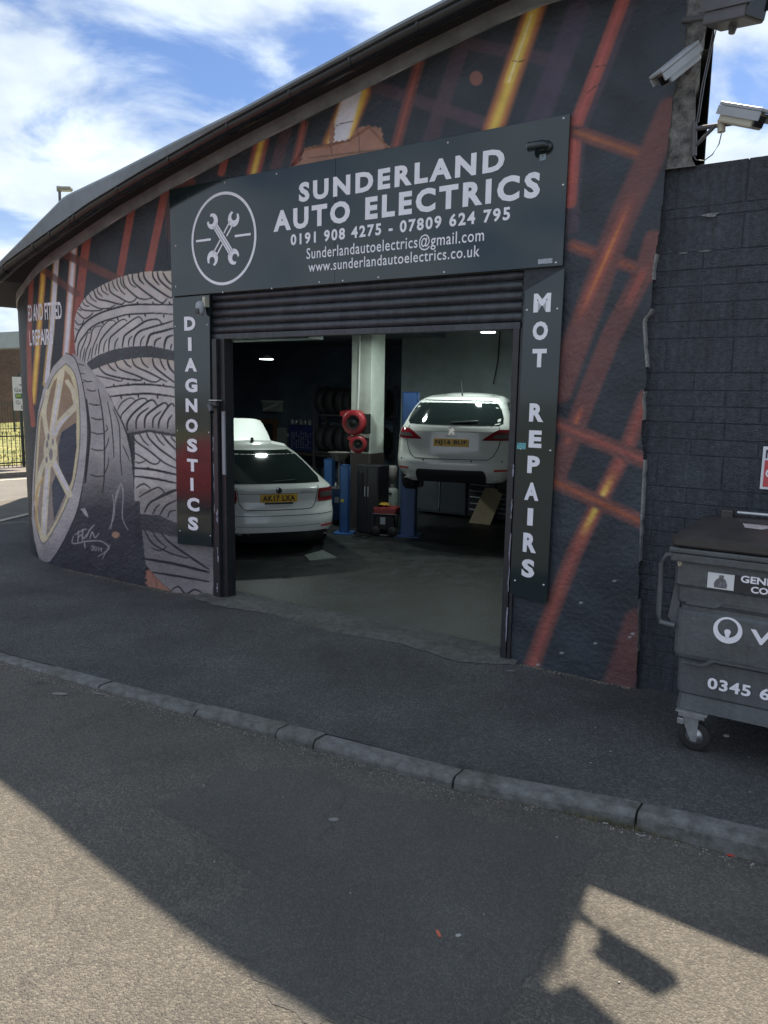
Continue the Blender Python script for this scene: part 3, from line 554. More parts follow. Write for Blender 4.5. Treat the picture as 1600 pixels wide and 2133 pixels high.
def build_facade():
    t0, t1, z1 = -9.0, 5.30, 5.5
    ts = np.concatenate([np.linspace(t0, -4.2, 60)[:-1], np.arange(-4.2, t1, STEP)]); zs = np.arange(-.10, z1, STEP)
    xy = np.array([wall_xy(t)[:2] for t in ts]); nT, nZ = len(ts), len(zs)
    X = np.repeat(xy[:, 0], nZ); Y = np.repeat(xy[:, 1], nZ); Z = np.tile(zs, nT)
    T = np.repeat(ts, nZ)
    i, j = np.meshgrid(np.arange(nT-1), np.arange(nZ-1), indexing='ij')
    a = (i*nZ+j).ravel(); q = np.stack([a, a+nZ, a+nZ+1, a+1], 1)
    cs = (T[a]+T[a+nZ])/2; cz = (Z[a]+Z[a+1])/2
    ztop = np.interp(cs, np.linspace(-9, 5.4, 200), [zf(s) for s in np.linspace(-9, 5.4, 200)])+.10
    keep = (cz < ztop) & ~((cs > OPL) & (cs < OPR) & (cz < OPT)) & (cs < edge_s(cz)) & ~((cs > .15) & (cs < 4.25) & (cz > 3.30) & (cz < 4.20))
    q = q[keep]; used = np.unique(q); remap = np.full(nT*nZ, -1); remap[used] = np.arange(len(used)); q = remap[q]
    P = np.stack([X, Y, Z], 1)[used]
    Wd = np.array(A0)[None]+P[:, :1]*np.array(D3)+P[:, 1:2]*np.array(N3)+P[:, 2:]*np.array([[0, 0, 1]])
    u, v = proj_np(Wd); C = paint(u, v); C[T[used] < -3.6] = (.03, .034, .05)
    # exposed brick sits back behind the render skin
    dep = np.zeros(len(P)); dep[in_poly(u, v, [(605, 348), (631, 311), (685, 303), (727, 290), (768, 264), (800, 297), (815, 330)])] = .018; dep[in_poly(u, v, [(301, 1195), (306, 1184), (330, 1210), (369, 1243), (306, 1240)])] = .018
    P[:, 1] += dep
    me = bpy.data.meshes.new('wall'); me.vertices.add(len(P)); me.vertices.foreach_set('co', P.astype(np.float32).ravel())
    me.loops.add(q.size); me.loops.foreach_set('vertex_index', q.astype(np.int32).ravel()); me.polygons.add(len(q))
    me.polygons.foreach_set('loop_start', np.arange(0, q.size, 4, dtype=np.int32)); me.polygons.foreach_set('loop_total', np.full(len(q), 4, np.int32))
    me.polygons.foreach_set('use_smooth', np.ones(len(q), bool)); me.update(calc_edges=True)
    ca = me.color_attributes.new('paint', 'FLOAT_COLOR', 'POINT'); ca.data.foreach_set('color', np.concatenate([C, np.ones((len(C), 1))], 1).astype(np.float32).ravel())
    me.materials.append(M_mural); o = bpy.data.objects.new('wall', me); COL.objects.link(o); o.parent = BLD; return o
WALL = build_facade()
tag(WALL, 'dark wall painted with beams, stacked tyres and a leaning alloy wheel')
M_ink = mat('mural_letter_paint', (.72, .70, .76), .6, var=.12, vs=12)
def wall_text(key, q):                           # lettering that follows the rounded wall
    (tl, br) = q; v, f, _ = TXT[key]
    s0, z1 = pix(*tl); s1, z0 = pix(*br); mb = MB(); P = []
    for a, b in v:
        t = s0+a*(s1-s0); x, y, an = wall_xy(t); P.append((x-.004*math.sin(an), y-.004*math.cos(an)-.001, z0+b*(z1-z0)))
    mb.add(P, f); return mb.build('painted_lettering', M_ink, WALL)
s_r, zt_ = pix(129, 627); _, zb_ = pix(129, 664)
def wt(key, pl_, pr_, y0, y1):
    s0 = pix(pl_, (y0+y1)/2)[0]; s1 = pix(pr_, (y0+y1)/2)[0]; zt = pix(pr_, y0)[1]; zb = pix(pr_, y1)[1]; v, f, _ = TXT[key]; mb = MB(); P = []
    for a, b in v:
        t = s0+a*(s1-s0); x, y, an = wall_xy(t); P.append((x-.005*math.sin(an), y-.005*math.cos(an), zb+b*(zt-zb)))
    mb.add(P, f); mb.build('painted_lettering', M_ink, WALL)
wt('m1', 49, 129, 628, 664); wt('m2', 52, 111, 684, 718)
# wall thickness: reveals of the door opening, plinth wall behind the sign, the side return
M_dark = mat('black_paint', (.018, .019, .022), .5, var=.3, vs=8, bump=.003, bs=30)
mb = MB(); mb.box(.12, 4.28, .02, .22, 3.262, 4.24); mb.build('lintel', M_dark, BLD)
mb = MB(); mb.box(OPL-.12, OPL, .02, .13, -.05, 3.255); mb.build('door_reveal', M_dark, BLD)
mb = MB(); mb.box(OPR, OPR+.12, .02, .13, -.05, 3.255); mb.build('door_reveal', M_dark, BLD)
# weathered corner of the older wall above the side yard
M_old = mat('weathered_timber', (.075, .075, .078), .9, col2=(.17, .165, .16), var=.35, vs=14, bump=.03, bs=26, dirt=.3)
mb = MB(); ns = 26; prev = None; vs = []
for i in range(ns):
    z = 3.88+(5.45-3.88)*i/(ns-1); sr = pix(1446-(.02 if i < 20 else 16)*1.0, 300)[0]
    sr = 5.29+random.uniform(-.022, .022)-(.05 if i > 18 else 0); sl = float(edge_s(z))-.03
    vs += [(sl, .012, z), (sr, .03+random.uniform(-.01, .01), z), (sr-.10, .5, z)]
mb.add(vs, [(i*3+j, i*3+j+1, i*3+j+4, i*3+j+3) for i in range(ns-1) for j in range(2)]); mb.build('corner_return', M_old, BLD)
mb = MB(); mb.add([(5.31, .3, 0), (3.2, 7.3, 0), (3.2, 7.3, 5.95), (5.31, .3, 5.40)], [(0, 1, 2, 3)]); mb.build('side_wall', mat('side_render', (.10, .10, .10), .85, var=.3, vs=4), BLD)

# ------------------------------------------------------------------ eaves, gutter, roof
def loft(prof_at, ta, tb, n, smooth=True, straight=True):
    mb = MB(); vs = []; k = None
    for t in np.linspace(ta, tb, n):
        x, y, a = (t, 0.0, 0.0) if straight else wall_xy(t); pr = prof_at(t); k = len(pr)
        vs += [(x-o*math.sin(a), y-o*math.cos(a), z) for o, z in pr]
    mb.add(vs, [(i*k+j, (i+1)*k+j, (i+1)*k+j+1, i*k+j+1) for i in range(n-1) for j in range(k-1)], smooth); return mb
M_grey = mat('grey_flashing', (.30, .33, .36), .45, metal=.2, var=.2, vs=5, dirt=.35, bump=.002, bs=8)
M_cap = mat('roof_edge_cap', (.155, .18, .205), .45, metal=.1, var=.18, vs=3, dirt=.3)
M_gut = mat('black_gutter', (.012, .013, .016), .28, var=.2, vs=10)
loft(lambda t: [(.0, zf(t)+.30), (.012, zf(t)+.14), (.014, zf(t)+.0+.012*math.sin(t*5.1)**3), (.001, zf(t)-.004)], -8, 5.36, 150, False, False).build('flashing_strip', M_grey, BLD)
loft(lambda t: [(-.02 if t > -2.2 else -.02+(t+2.2)*1.3, zf(t)+.13), (.27, zf(t)+.085), (.30, zf(t)+.12)], -4.1, 5.36, 120, False).build('soffit', mat('soffit_black', (.02, .021, .025), .6), BLD)
def gut(t):
    c = zf(t)+.05; return [(.355+.062*math.cos(a), c+.062*math.sin(a)) for a in np.linspace(0, -math.pi, 11)]+[(.355-.056*math.cos(a), c+.056*math.sin(a)) for a in np.linspace(0, -math.pi, 7)]
GUT = loft(gut, -4.1, 5.40, 150).build('gutter', M_gut, BLD)
for px in (8, 70, 105, 145, 155, 245, 352, 475, 605, 730, 870, 1020):
    s = min(np.linspace(-3.9, 5, 900), key=lambda t: abs(proj_np(np.array(W(t, -.40, zf(t)+.03))[None])[0][0]-px))
    loft(lambda t: [(.355+.068*math.cos(a), zf(t)+.05+.068*math.sin(a)) for a in np.linspace(.15, -math.pi-.15, 13)], s-.011, s+.011, 2, False).build('gutter_bracket', M_gut, BLD)
def cap(t):
    h = max(zr(t)-.07, zf(t)+.13); b = zf(t)+.075; return [(.20, b), (.405, b+.01), (.42, h-.03), (.405, h), (.10, h+.08)]
loft(cap, -4.1, 5.40, 110, False).build('roof_edge', M_cap, BLD)
def roofp(t): h = max(zr(t)-.07, zf(t)+.13)+.03; return [(.10, h+.05), (-1.5, h+.22), (-4, h+.45), (-7.4, h+.6)]
def roof_mb():
    mb = MB(); vs = []; n = 60
    for t in np.linspace(-4.1, 5.40, n):
        k_ = max(0, min(1, (t+2)/7.4)); kl = max(0, min(1, (1-t)/5.1))
        vs += [(t-.30*max(0, -o)*k_-.78*max(0, -o)*kl, -o, z) for o, z in roofp(t)]
    return mb.add(vs, [(i*4+j, (i+1)*4+j, (i+1)*4+j+1, i*4+j+1) for i in range(n-1) for j in range(3)])
roof_mb().build('roof', mat('roof_sheet', (.12, .125, .13), .6, var=.2, vs=2), BLD)
M_roofin = mat('roof_side', (.06, .06, .065), .7)
MB().add([(5.33, .1, 5.2), (3.2, 7.3, 5.8), (3.2, 7.3, 6.0), (5.33, .1, 5.39)], [(0, 1, 2, 3)]).build('roof_gable', M_roofin, BLD)

# ------------------------------------------------------------------ roller door: guides, slats
M_shut = mat('shutter_paint', (.036, .040, .050), .42, var=.35, vs=7, bump=.004, bs=30, dirt=.4, streak=.5)
RS = tag(empty('roller_shutter', W(2.3, .05, 2.8), TH), 'dark rolled-up metal shutter hanging at the top of the doorway', 'shutter')
zb = 2.80; zt = 3.27; ns = 6; h = (zt-zb-.055)/(ns-1)
for k in range(ns-1):
    z0 = zb+.055+k*h; mb = MB(); pr = [(-.012-.026*math.sin(math.pi*q/7)**.7, z0+.004+(h-.008)*q/7) for q in range(8)]
    dn_ = random.uniform(-.004, .004); pr = [(yy+dn_, zz) for yy, zz in pr]; pr = [(.01, z0+.001)]+pr+[(.01, z0+h-.001)]
    n = len(pr); mb.add([(x, y, z-2.8) for x in (-1.74, 1.745) for y, z in pr], [(i, i+1, n+i+1, n+i) for i in range(n-1)], False); mb.build('slat', M_shut, RS)
MB().box(-1.74, 1.745, -.045, .02, -.002, .054, .006).build('bottom_bar', M_shut, RS)
GL = tag(empty('door_guide_frame', W(.62, .0, 0), TH), 'chipped black steel guide channel on the left jamb of the doorway', 'door frame', 'roller door guides')
M_frame = mat('chipped_black_steel', (.020, .021, .026), .42, var=.3, vs=14, bump=.002, bs=40, dirt=.2)
mb = MB(); mb.box(-.075, -.02, -.02, .06, 0, 2.80, .004); mb.box(-.015, .045, -.045, .08, 0, 2.80, .004); mb.box(.05, .115, .0, .10, 0, 2.80, .004); mb.box(-.075, .115, .10, .13, 0, 2.79); mb.build('guide_channel', M_frame, GL)
M_chip = mat('flaked_paint', (.45, .44, .43), .8, col2=(.12, .13, .22), var=.3, vs=40)
for (a, z, hh) in ((-.045, 1.15, .34), (-.04, .95, .10), (.015, .86, .14), (.015, .42, .16), (.0, .08, .10), (-.05, 1.62, .16)):
    pts = [(a+random.uniform(-.008, .010), z+hh*q/6) for q in range(7)]+[(a+.016+random.uniform(-.008, .012), z+hh*(6-q)/6) for q in range(7)]
    MB().prism(pts, (-.048 if a > -.02 else -.0225), (-.0455 if a > -.02 else -.0205)).build('paint_chip', M_chip, GL)
MB().box(.085, .125, -.02, -.002, 1.38, 2.05).build('door_plate', mat('pale_plastic', (.24, .26, .29), .4), GL)
GRr = tag(empty('door_guide_frame', W(4.0, .0, 0), TH), 'black steel guide channel with chipped edges on the right jamb of the doorway', 'door frame', 'roller door guides')
mb = MB(); mb.box(.0, .055, -.03, .07, 0, 2.80, .004); mb.box(.06, .09, -.02, .10, 0, 2.80, .003); mb.box(0, .09, .10, .13, 0, 2.79); mb.build('guide_channel', M_frame, GRr)
for (z, hh) in ((.18, .3), (.62, .5), (1.25, .16), (1.6, .1)):
    pts = [(.050+random.uniform(-.006, .004), z+hh*q/6) for q in range(7)]+[(.058+random.uniform(-.004, .004), z+hh*(6-q)/6) for q in range(7)]
    MB().prism(pts, -.033, -.0305).build('paint_chip', M_chip, GRr)

# ------------------------------------------------------------------ block wall to the right
M_blk = mat('dark_painted_block', (.030, .036, .048), .62, var=.35, vs=30, bump=.016, bs=110, col2=(.042, .049, .062), dirt=.3, streak=.5)
M_mort = mat('dark_painted_mortar', (.030, .036, .048), .8, var=.3, vs=20, bump=.006, bs=70)
BW = tag(empty('block_wall', W(5.3, .06, 0), TH), 'dark painted block wall running right from the workshop corner behind the bin', 'wall')
bz = [pix(1500, y, .06)[1] for y in (1442, 1412)]
courses = []                                     # course joints read off the photograph along x = 1480
ys = [333, 428, 449, 522, 559, 594, 630, 668, 704, 777, 814, 848, 882, 917, 951, 1021, 1054, 1086, 1118, 1151, 1184, 1216, 1248, 1280, 1312, 1345, 1378, 1411, 1440]
zs_ = [pix(1480, y, .06)[1] for y in ys]; zs_[0] = pix(1480, 338, .06)[1]; zs_[-1] = -.05
TOPZ = zs_[0]
MB().box(-.36, 9, .012, .20, -.05, TOPZ-.012).build('mortar', M_mort, BW)
for i, (za, zb_) in enumerate(zip(zs_[1:], zs_[:-1])):
    hgt = zb_-za; wl = .46 if hgt > .16 else .45
    x = -.57+(.225 if i % 2 else 0)+random.uniform(-.01, .01)
    while x < 7:
        a = max(x, -.36)+.004; b = x+wl-.004
        if b > a+.02:
            bz0 = random.uniform(0, .004); j = .0025
            MB().box(a, b, 0.004+bz0, .05, za+.004, zb_-.004, .004).build('block', M_blk, BW)
        x += wl
# coping mortar, pale runs
M_run = mat('lime_streak', (.16, .165, .17), .9, var=.5, vs=50)
for (px, y0, y1, w) in ((1482, 443, 452, .10), (1425, 525, 528, .06), (1470, 521, 524, .08)):
    s0, z1 = pix(px, y0, .055); _, z0 = pix(px, y1, .055)
    pts = [(s0-5.3+w*.5*math.cos(t)*(1+.35*math.sin(3*t+px)), (z0+z1)/2+(z1-z0)*.5*math.sin(t)) for t in np.linspace(0, 6.28, 22)[:-1]]
    MB().prism(pts, -.0045, -.003).build('streak', M_run, BW)
# mural render edge strip (raw white edge of the render against the blocks)
M_edge = mat('raw_render_edge', (.20, .20, .20), .9, var=.4, vs=60)
mb = MB(); vs = []; zz = np.arange(.3, 3.62, .03)
for z in zz:
    s = float(edge_s(z)); w_ = .002+.010*abs(math.sin(z*7.3+math.sin(z*19)))*(1 if z > 1.2 else .4); vs += [(s-.002, -.004, z), (s+w_, .006, z), (s+w_, .07, z)]
run = []
for i in range(len(zz)):
    if i < len(zz)-1 and math.sin(zz[i]*5.3)+math.sin(zz[i]*11.9+1) > -.35: run.append(i)
    else:
        if len(run) > 1:
            q = vs[run[0]*3:run[-1]*3+6]; MB().add(q, [(k*3+j, k*3+j+1, k*3+j+4, k*3+j+3) for k in range(len(q)//3-1) for j in range(2)]).build('render_edge', M_edge, BLD)
        run = []

# ------------------------------------------------------------------ signs
M_sign = mat('gloss_black_panel', (.014, .024, .027), .09, var=.12, vs=1.2, spec=.6)
M_white = mat('white_vinyl', (.74, .73, .80), .4, var=.05, vs=10)
M_screw = mat('screw_steel', (.55, .55, .58), .35, metal=.8)
SG = tag(empty('shop_sign', W(0, 0, 3.264), TH), 'wide glossy black fascia sign lettered in white above the roller door', 'sign')
SW_, SH_ = 4.392, 1.098; YS = -.035
for a, b in ((0, 2.1935), (2.1965, SW_)): MB().box(a, b, YS, -.012, 0, SH_, .002).build('panel', M_sign, SG)
def sl(px, py): a, b = pix(px, py, YS); return a, b-3.264
def line(key, xl, yt, yb, xr, name='lettering'):
    s0, z1 = sl(xl, yt); _, z0 = sl(xl, yb); s1, _ = sl(xr, 400); lettering(key, s0, s1, z0, z1, YS-.003, M_white, SG, name)
line('l1', 623, 381, 422, 1049); line('l2', 570, 440, 484, 1125); line('l3', 606, 488, 512, 1065)
line('l4', 639, 516, 547, 1012); line('l5', 643, 546, 567, 1004)
cs_, cz_ = (sl(399, 497)[0]+sl(535, 490)[0])/2, (sl(467, 401)[1]+sl(467, 592)[1])/2; rad = .455
mb = MB(); n = 72; vs = []
for k in range(n):
    t = 2*math.pi*k/n
    for r in (rad, rad-.028): vs.append((cs_+r*math.cos(t), YS-.003, cz_+r*math.sin(t)))
mb.add(vs, [(2*k, 2*k+1, (2*k+3) % (2*n), (2*k+2) % (2*n)) for k in range(n)]); mb.build('logo_ring', M_white, SG)
def spanner(ang, flip):
    mb = MB(); ca, sa = math.cos(ang), math.sin(ang)
    def T(p): x, z = p; return (cs_+x*ca-z*sa, YS-.003, cz_+.0+x*sa+z*ca)
    def q(P): mb.add([T(p) for p in P], [tuple(range(len(P)))])
    w = .034
    q([(-.19, w), (-.02, w), (-.02, w-.017), (-.19, w-.017)]) if flip else q([(-.19, w), (.19, w), (.19, w-.017), (-.19, w-.017)])
    q([(-.19, -w), (-.02, -w), (-.02, -w+.017), (-.19, -w+.017)]) if flip else q([(-.19, -w), (.19, -w), (.19, -w+.017), (-.19, -w+.017)])
    if flip:
        q([(.05, w), (.19, w), (.19, w-.017), (.05, w-.017)]); q([(.05, -w), (.19, -w), (.19, -w+.017), (.05, -w+.017)])
    else: q([(-.17, .011), (.17, .011), (.17, -.011), (-.17, -.011)])
    for sgn in (-1, 1):
        c0 = sgn*.235; R1, R2 = .078, .038; off = sgn*.5
        a0 = (0 if sgn > 0 else math.pi)+.35
        k = 22; ring = []
        for i in range(k+1):
            t = a0+.62+(2*math.pi-1.24)*i/k; ring.append((t, R1))
        vs = [T((c0+R1*math.cos(t), R1*math.sin(t))) for t, _ in ring]+[T((c0+R2*math.cos(t)+.022*math.cos(a0), R2*math.sin(t)+.022*math.sin(a0))) for t, _ in ring]
        mb.add(vs, [(i, i+1, k+1+i+1, k+1+i) for i in range(k)])
    return mb.build('spanner_emblem', M_white, SG)
spanner(R(-52), False); spanner(R(50), True)
for a, b in ((409, 440), (490, 523)):
    s0, _ = sl(a, 500); s1, _ = sl(b, 493); MB().box(s0, s1, YS-.0045, YS-.003, cz_+.0, cz_+.022).build('logo_dash', M_white, SG)
sc0 = None
for px, py in ((366, 597), (464, 615-6), (566, 601), (665, 588), (714, 585), (788, 578), (925, 567), (1158, 547), (1174, 246), (933, 297), (576, 362), (468, 380), (366, 512), (1173, 385)):
    s, z = sl(px, py); 
    if 0 < s < SW_ and 0 < z < SH_:
        if sc0 is None: sc0 = MB().lathe([(0, -.004), (.006, -.003), (.009, 0)], axis='y', seg=10).build('screw', M_screw, SG); o = sc0
        else: o = inst(sc0, 'screw', SG)
        o.location = (s, YS-.001, z)
s0, z0 = sl(1121, 553); s1, z1 = sl(1151, 541); MB().box(s0, s1, YS-.003, YS-.001, z0+.01, z1+.012).build('sticker', mat('grey_sticker', (.30, .33, .38), .4, var=.3, vs=60), SG)
s0, z0 = sl(1124, 335); s1, z1 = sl(1138, 320); MB().box(s0, s1, YS-.003, YS-.001, z0, z1).build('sticker', mat('teal_sticker', (.22, .28, .33), .4, var=.4, vs=60), SG)
def vsign(name, label, poly_px, letters, off):
    y = -off; pts = [pix(*p, y) for p in poly_px]; bs = min(p[0] for p in pts); bz_ = min(p[1] for p in pts)
    root = tag(empty(name, W(bs, 0, bz_), TH), label, 'sign', 'upright lettered signs beside the roller door')
    MB().prism([(a-bs, b-bz_) for a, b in pts], y, y+.02).build('panel', M_sign, root)
    for ch, x0, x1, y0, y1 in letters:
        s0, zt = pix(x0, y0, y); s1, zb2 = pix(x1, y1, y); zb1 = pix(x0, y1, y)[1]
        lettering('c'+ch, s0-bs, s1-bs, zb1-bz_, zt-bz_, y-.004, M_white, root, 'letter')
    for k in (0, 1, 2):
        for e in (0, 1):
            f = (.06, .5, .94)[k]; zz = f*(max(p[1] for p in pts)-bz_-.15); xx = .03 if e == 0 else max(p[0] for p in pts)-bs-.03
            o = inst(sc0, 'screw', root); o.location = (xx+.012*(1-2*e), y-.001, zz)
    return root, bs, bz_, y
DL = [('D', 384, 408, 660, 689), ('I', 392, 400, 703, 731), ('A', 385, 411, 746, 774), ('G', 386, 412, 788, 817), ('N', 387, 412, 830, 858), ('O', 387, 413, 872, 900), ('S', 390, 412, 913, 941), ('T', 390, 413, 955, 981), ('I', 397, 404, 995, 1022), ('C', 390, 416, 1035, 1063), ('S', 392, 414, 1075, 1103)]
vsign('vertical_sign', 'tall black sign lettered DIAGNOSTICS left of the doorway', [(360, 621), (436, 614), (441, 1138), (370, 1133)], DL, .04)
ML = [('M', 1113, 1147, 612, 651), ('O', 1111, 1141, 670, 709), ('T', 1110, 1138, 727, 765), ('R', 1104, 1132, 840, 878), ('E', 1103, 1128, 896, 932), ('P', 1100, 1124, 949, 985), ('A', 1094, 1122, 1004, 1041), ('I', 1100, 1110, 1058, 1094), ('R', 1091, 1117, 1109, 1149), ('S', 1088, 1113, 1163, 1201)]
ms, mbs, mbz, my = vsign('vertical_sign', 'tall black sign lettered MOT REPAIRS with a cut corner right of the doorway', [(1094, 606), (1148, 574), (1176, 559), (1138, 1257), (1062, 1236)], ML, .05)
s0, z0 = pix(1077, 935, my); s1, z1 = pix(1096, 923, my); MB().box(s0-mbs, s1-mbs, my-.004, my-.001, z0-mbz, z1-mbz).build('sticker', mat('turquoise_sticker', (.10, .32, .36), .4, var=.4, vs=50), ms)
# small warning plate at the far right
WP = tag(empty('warning_plate', W(pix(1583, 1018, .06)[0], .055, pix(1583, 1018, .06)[1]), TH), 'white and red warning plate screwed to the block wall above the bin', 'sign')
MB().box(0, .45, -.012, -.004, 0, .30, .003).build('panel', mat('white_plate', (.62, .63, .68), .4, var=.06, vs=8), WP)
MB().box(.018, .43, -.0145, -.0125, .018, .205, .0).build('red_field', mat('red_print', (.46, .06, .07), .4, var=.1, vs=8), WP)
lettering('nn', .02, .13, .218, .280, -.0135, mat('black_print', (.02, .02, .025), .5), WP); lettering('cc', .03, .075, .085, .145, -.0165, M_white, WP)

# ------------------------------------------------------------------ cameras on the facade
M_camw = mat('camera_shell_white', (.30, .32, .35), .4, var=.08, vs=15); M_camd = mat('camera_shell_grey', (.08, .08, .09), .5, var=.2, vs=10); M_glass = mat('dark_lens', (.01, .01, .012), .08)
M_cream = mat('aged_cream_plastic', (.42, .40, .33), .5, var=.15, vs=12)
def axis_root(name, P, fwd, label, cat='camera', group='surveillance cameras on the workshop'):
    o = tag(empty(name, P), label, cat, group); f = Vector(fwd).normalized(); x = f.cross(Vector((0, 0, 1))).normalized(); z = x.cross(f)
    o.rotation_euler = Matrix(((x.x, f.x, z.x), (x.y, f.y, z.y), (x.z, f.z, z.z))).to_euler(); return o
def housing(root, ln, w, h, m1, m2):             # boxy weatherproof housing with sunshield, looking along local +y
    mb = MB(); mb.box(-w/2, w/2, 0, ln, -h/2, h/2-.012, .012); mb.build('body', m2, root)
    mb = MB(); mb.box(-w/2-.014, w/2+.014, -.02, ln+.05, h/2-.010, h/2+.012, .006); mb.box(-w/2-.014, -w/2-.004, -.02, ln+.05, -.01, h/2-.012); mb.box(w/2+.004, w/2+.014, -.02, ln+.05, -.01, h/2-.012); mb.build('sunshield', m1, root)
    MB().box(-w/2+.012, w/2-.012, ln+.001, ln+.012, -h/2+.012, h/2-.03, .003).build('lens_window', M_glass, root)
def wpx(px, py, n): s, z = pix(px, py, n); return W(s, n, z)
# right-hand bracketed camera
P0, P1 = wpx(1512, 238, -.10), wpx(1580, 250, -.22)
r = axis_root('bracket_camera', P0, P1-P0, 'cream camera on an arm bracket above the block wall')
housing(r, .28, .115, .11, M_camw, M_cream)
Mi = (Matrix.Translation(r.location) @ r.rotation_euler.to_matrix().to_4x4()).inverted()
mb = MB(); mb.tube([Mi @ wpx(1447, 268, -.02), Mi @ wpx(1545, 254, -.10)], .016, 6); mb.tube([Mi @ wpx(1446, 306, -.02), Mi @ wpx(1488, 264, -.06)], .013, 6); mb.tube([Mi @ wpx(1447, 255, -.02), Mi @ wpx(1446, 325, -.02)], .018, 6); mb.build('bracket', M_camd, r)
mb = MB(); mb.tube([Mi @ wpx(1503, 275, -.09), Mi @ wpx(1503, 250, -.09), Mi @ wpx(1510, 235, -.10), Mi @ wpx(1524, 228, -.10)], .026, 8); mb.build('knuckle', M_cream, r)
mb = MB(); mb.tube(cr([tuple(Mi @ wpx(*p, -.08)) for p in ((1503, 278), (1498, 300), (1478, 328), (1458, 335), (1446, 328))], 1) if False else [Mi @ wpx(*p, -.08) for p in ((1503, 278), (1498, 300), (1484, 322), (1466, 335), (1450, 333), (1446, 326))], .004, 5); mb.build('cable', M_camd, r)
# camera high at the very corner
P0, P1 = wpx(1488, 30, -.12), wpx(1585, 8, -.30)
r = axis_root('bracket_camera', P0, P1-P0, 'large dark camera housing at the top corner against the sky')
housing(r, .34, .19, .17, M_camd, M_camd)
Mi = (Matrix.Translation(r.location) @ r.rotation_euler.to_matrix().to_4x4()).inverted()
MB().tube([Mi @ wpx(1424, 42, .0), Mi @ wpx(1488, 34, -.12)], .022, 8).build('bracket', M_camd, r)
mb = MB(); mb.tube([Mi @ wpx(1528, 52, -.16), Mi @ wpx(1524, 70, -.16)], [.03, .02], 8); mb.build('knuckle', M_camd, r)
mb = MB(); mb.tube([Mi @ wpx(*p, -.12) for p in ((1488, 52), (1480, 95), (1462, 180), (1450, 262))], .004, 5); mb.tube([Mi @ wpx(*p, -.12) for p in ((1494, 52), (1482, 105), (1468, 170), (1455, 255))], .004, 5); mb.build('cable', M_camd, r)
# white boxy camera on the corner, tilted down to the left
P0, P1 = wpx(1446, 112, -.10), wpx(1372, 172, -.32)
r = axis_root('bracket_camera', P0, P1-P0, 'pale boxy camera tilted down to the left on the wall corner'); housing(r, .30, .10, .10, M_camw, M_camw)
Mi = (Matrix.Translation(r.location) @ r.rotation_euler.to_matrix().to_4x4()).inverted()
MB().tube([Mi @ wpx(1448, 125, -.10), Mi @ wpx(1430, 150, .0)], .022, 8).build('bracket', M_camd, r)
# pan-tilt dome on the left sign
s, z = pix(419, 640, -.10); r = tag(empty('dome_camera', W(s, -.11, z), TH), 'small white pan-tilt camera at the top of the left upright sign', 'camera', 'surveillance cameras on the workshop')
MB().lathe([(0, .065), (.03, .06), (.048, .035), (.05, .0), (.046, -.03)], seg=20).build('cap', M_camw, r); MB().lathe([(.044, -.03), (.042, -.055), (.028, -.078), (0, -.085)], seg=20).build('dome', M_camw, r)
MB().box(-.022, .022, -.052, -.030, -.07, -.015, .008).build('lens_window', M_glass, r); mb = MB(); mb.box(.025, .065, .0, .068, .0, .105, .006); mb.box(-.02, .03, .03, .05, .03, .05); mb.build('mount', M_cream, r)
# dark bullet camera on the jamb
s, z = pix(447, 848, -.06); r = tag(empty('bullet_camera', W(s, -.07, z), TH), 'small black bullet camera under a white ledge on the left door jamb', 'camera', 'surveillance cameras on the workshop')
mb = MB(); mb.tube([(-.05, -.01, .02), (.06, -.09, -.05)], .026, 10); mb.build('body', M_camd, r); MB().box(-.07, .03, -.005, .045, .01, .055, .005).build('mount', M_camd, r); MB().tube([(.06, -.09, -.05), (.064, -.093, -.053)], .02, 10).build('lens_window', M_glass, r)
MB().box(-.045, .075, -.03, .04, .068, .076).build('ledge', mat('pale_ledge', (.6, .6, .6), .5), r)
# black camera on the big sign
s, z = pix(1118, 303, -.1); r = tag(empty('bullet_camera', W(s, -.10, z), TH), 'small black camera at the upper right of the wide fascia sign', 'camera', 'surveillance cameras on the workshop')
MB().tube([(.06, .03, 0), (.05, -.0, 0), (-.06, -.03, -.01)], [.035, .034, .034], 14).build('body', M_sign, r); MB().tube([(-.061, -.0302, -.01), (-.066, -.0315, -.0105)], .022, 12).build('lens_window', mat('lens_ring', (.2, .2, .2), .3), r); MB().lathe([(0, 0), (.042, 0), (.042, .02), (0, .02)], c=(.06, .045, 0), axis='y', seg=16).build('mount', M_sign, r)

# ------------------------------------------------------------------ wheeled bin
M_bin = mat('bin_grey_plastic', (.085, .092, .102), .45, var=.22, vs=7, bump=.003, bs=40, dirt=.5, streak=.16); M_lid = mat('bin_lid_dark', (.040, .036, .036), .42, var=.25, vs=6, dirt=.2); M_galv = mat('galvanised_steel', (.45, .46, .48), .38, metal=.8, var=.15, vs=20); M_rub = mat('black_rubber', (.015, .015, .016), .7)
BS = pix(1405, 1470, -.92)[0]-.0
BIN = tag(empty('wheeled_bin', W(BS, -.92, 0), TH), 'large grey four-wheeled waste bin with dark lid against the block wall', 'bin')
BWD, BDP, Z0, Z1 = 1.30, .86, .285, 1.262
mb = MB(); prof = [(0.0, Z0), (.012, Z0+.10), (.0, Z0+.115), (-.006, .62), (-.022, .635), (-.028, .66), (-.028, .93), (-.012, .945), (-.012, .97), (-.03, 1.0), (-.034, 1.09), (-.046, 1.11), (-.05, Z1)]
rows = []
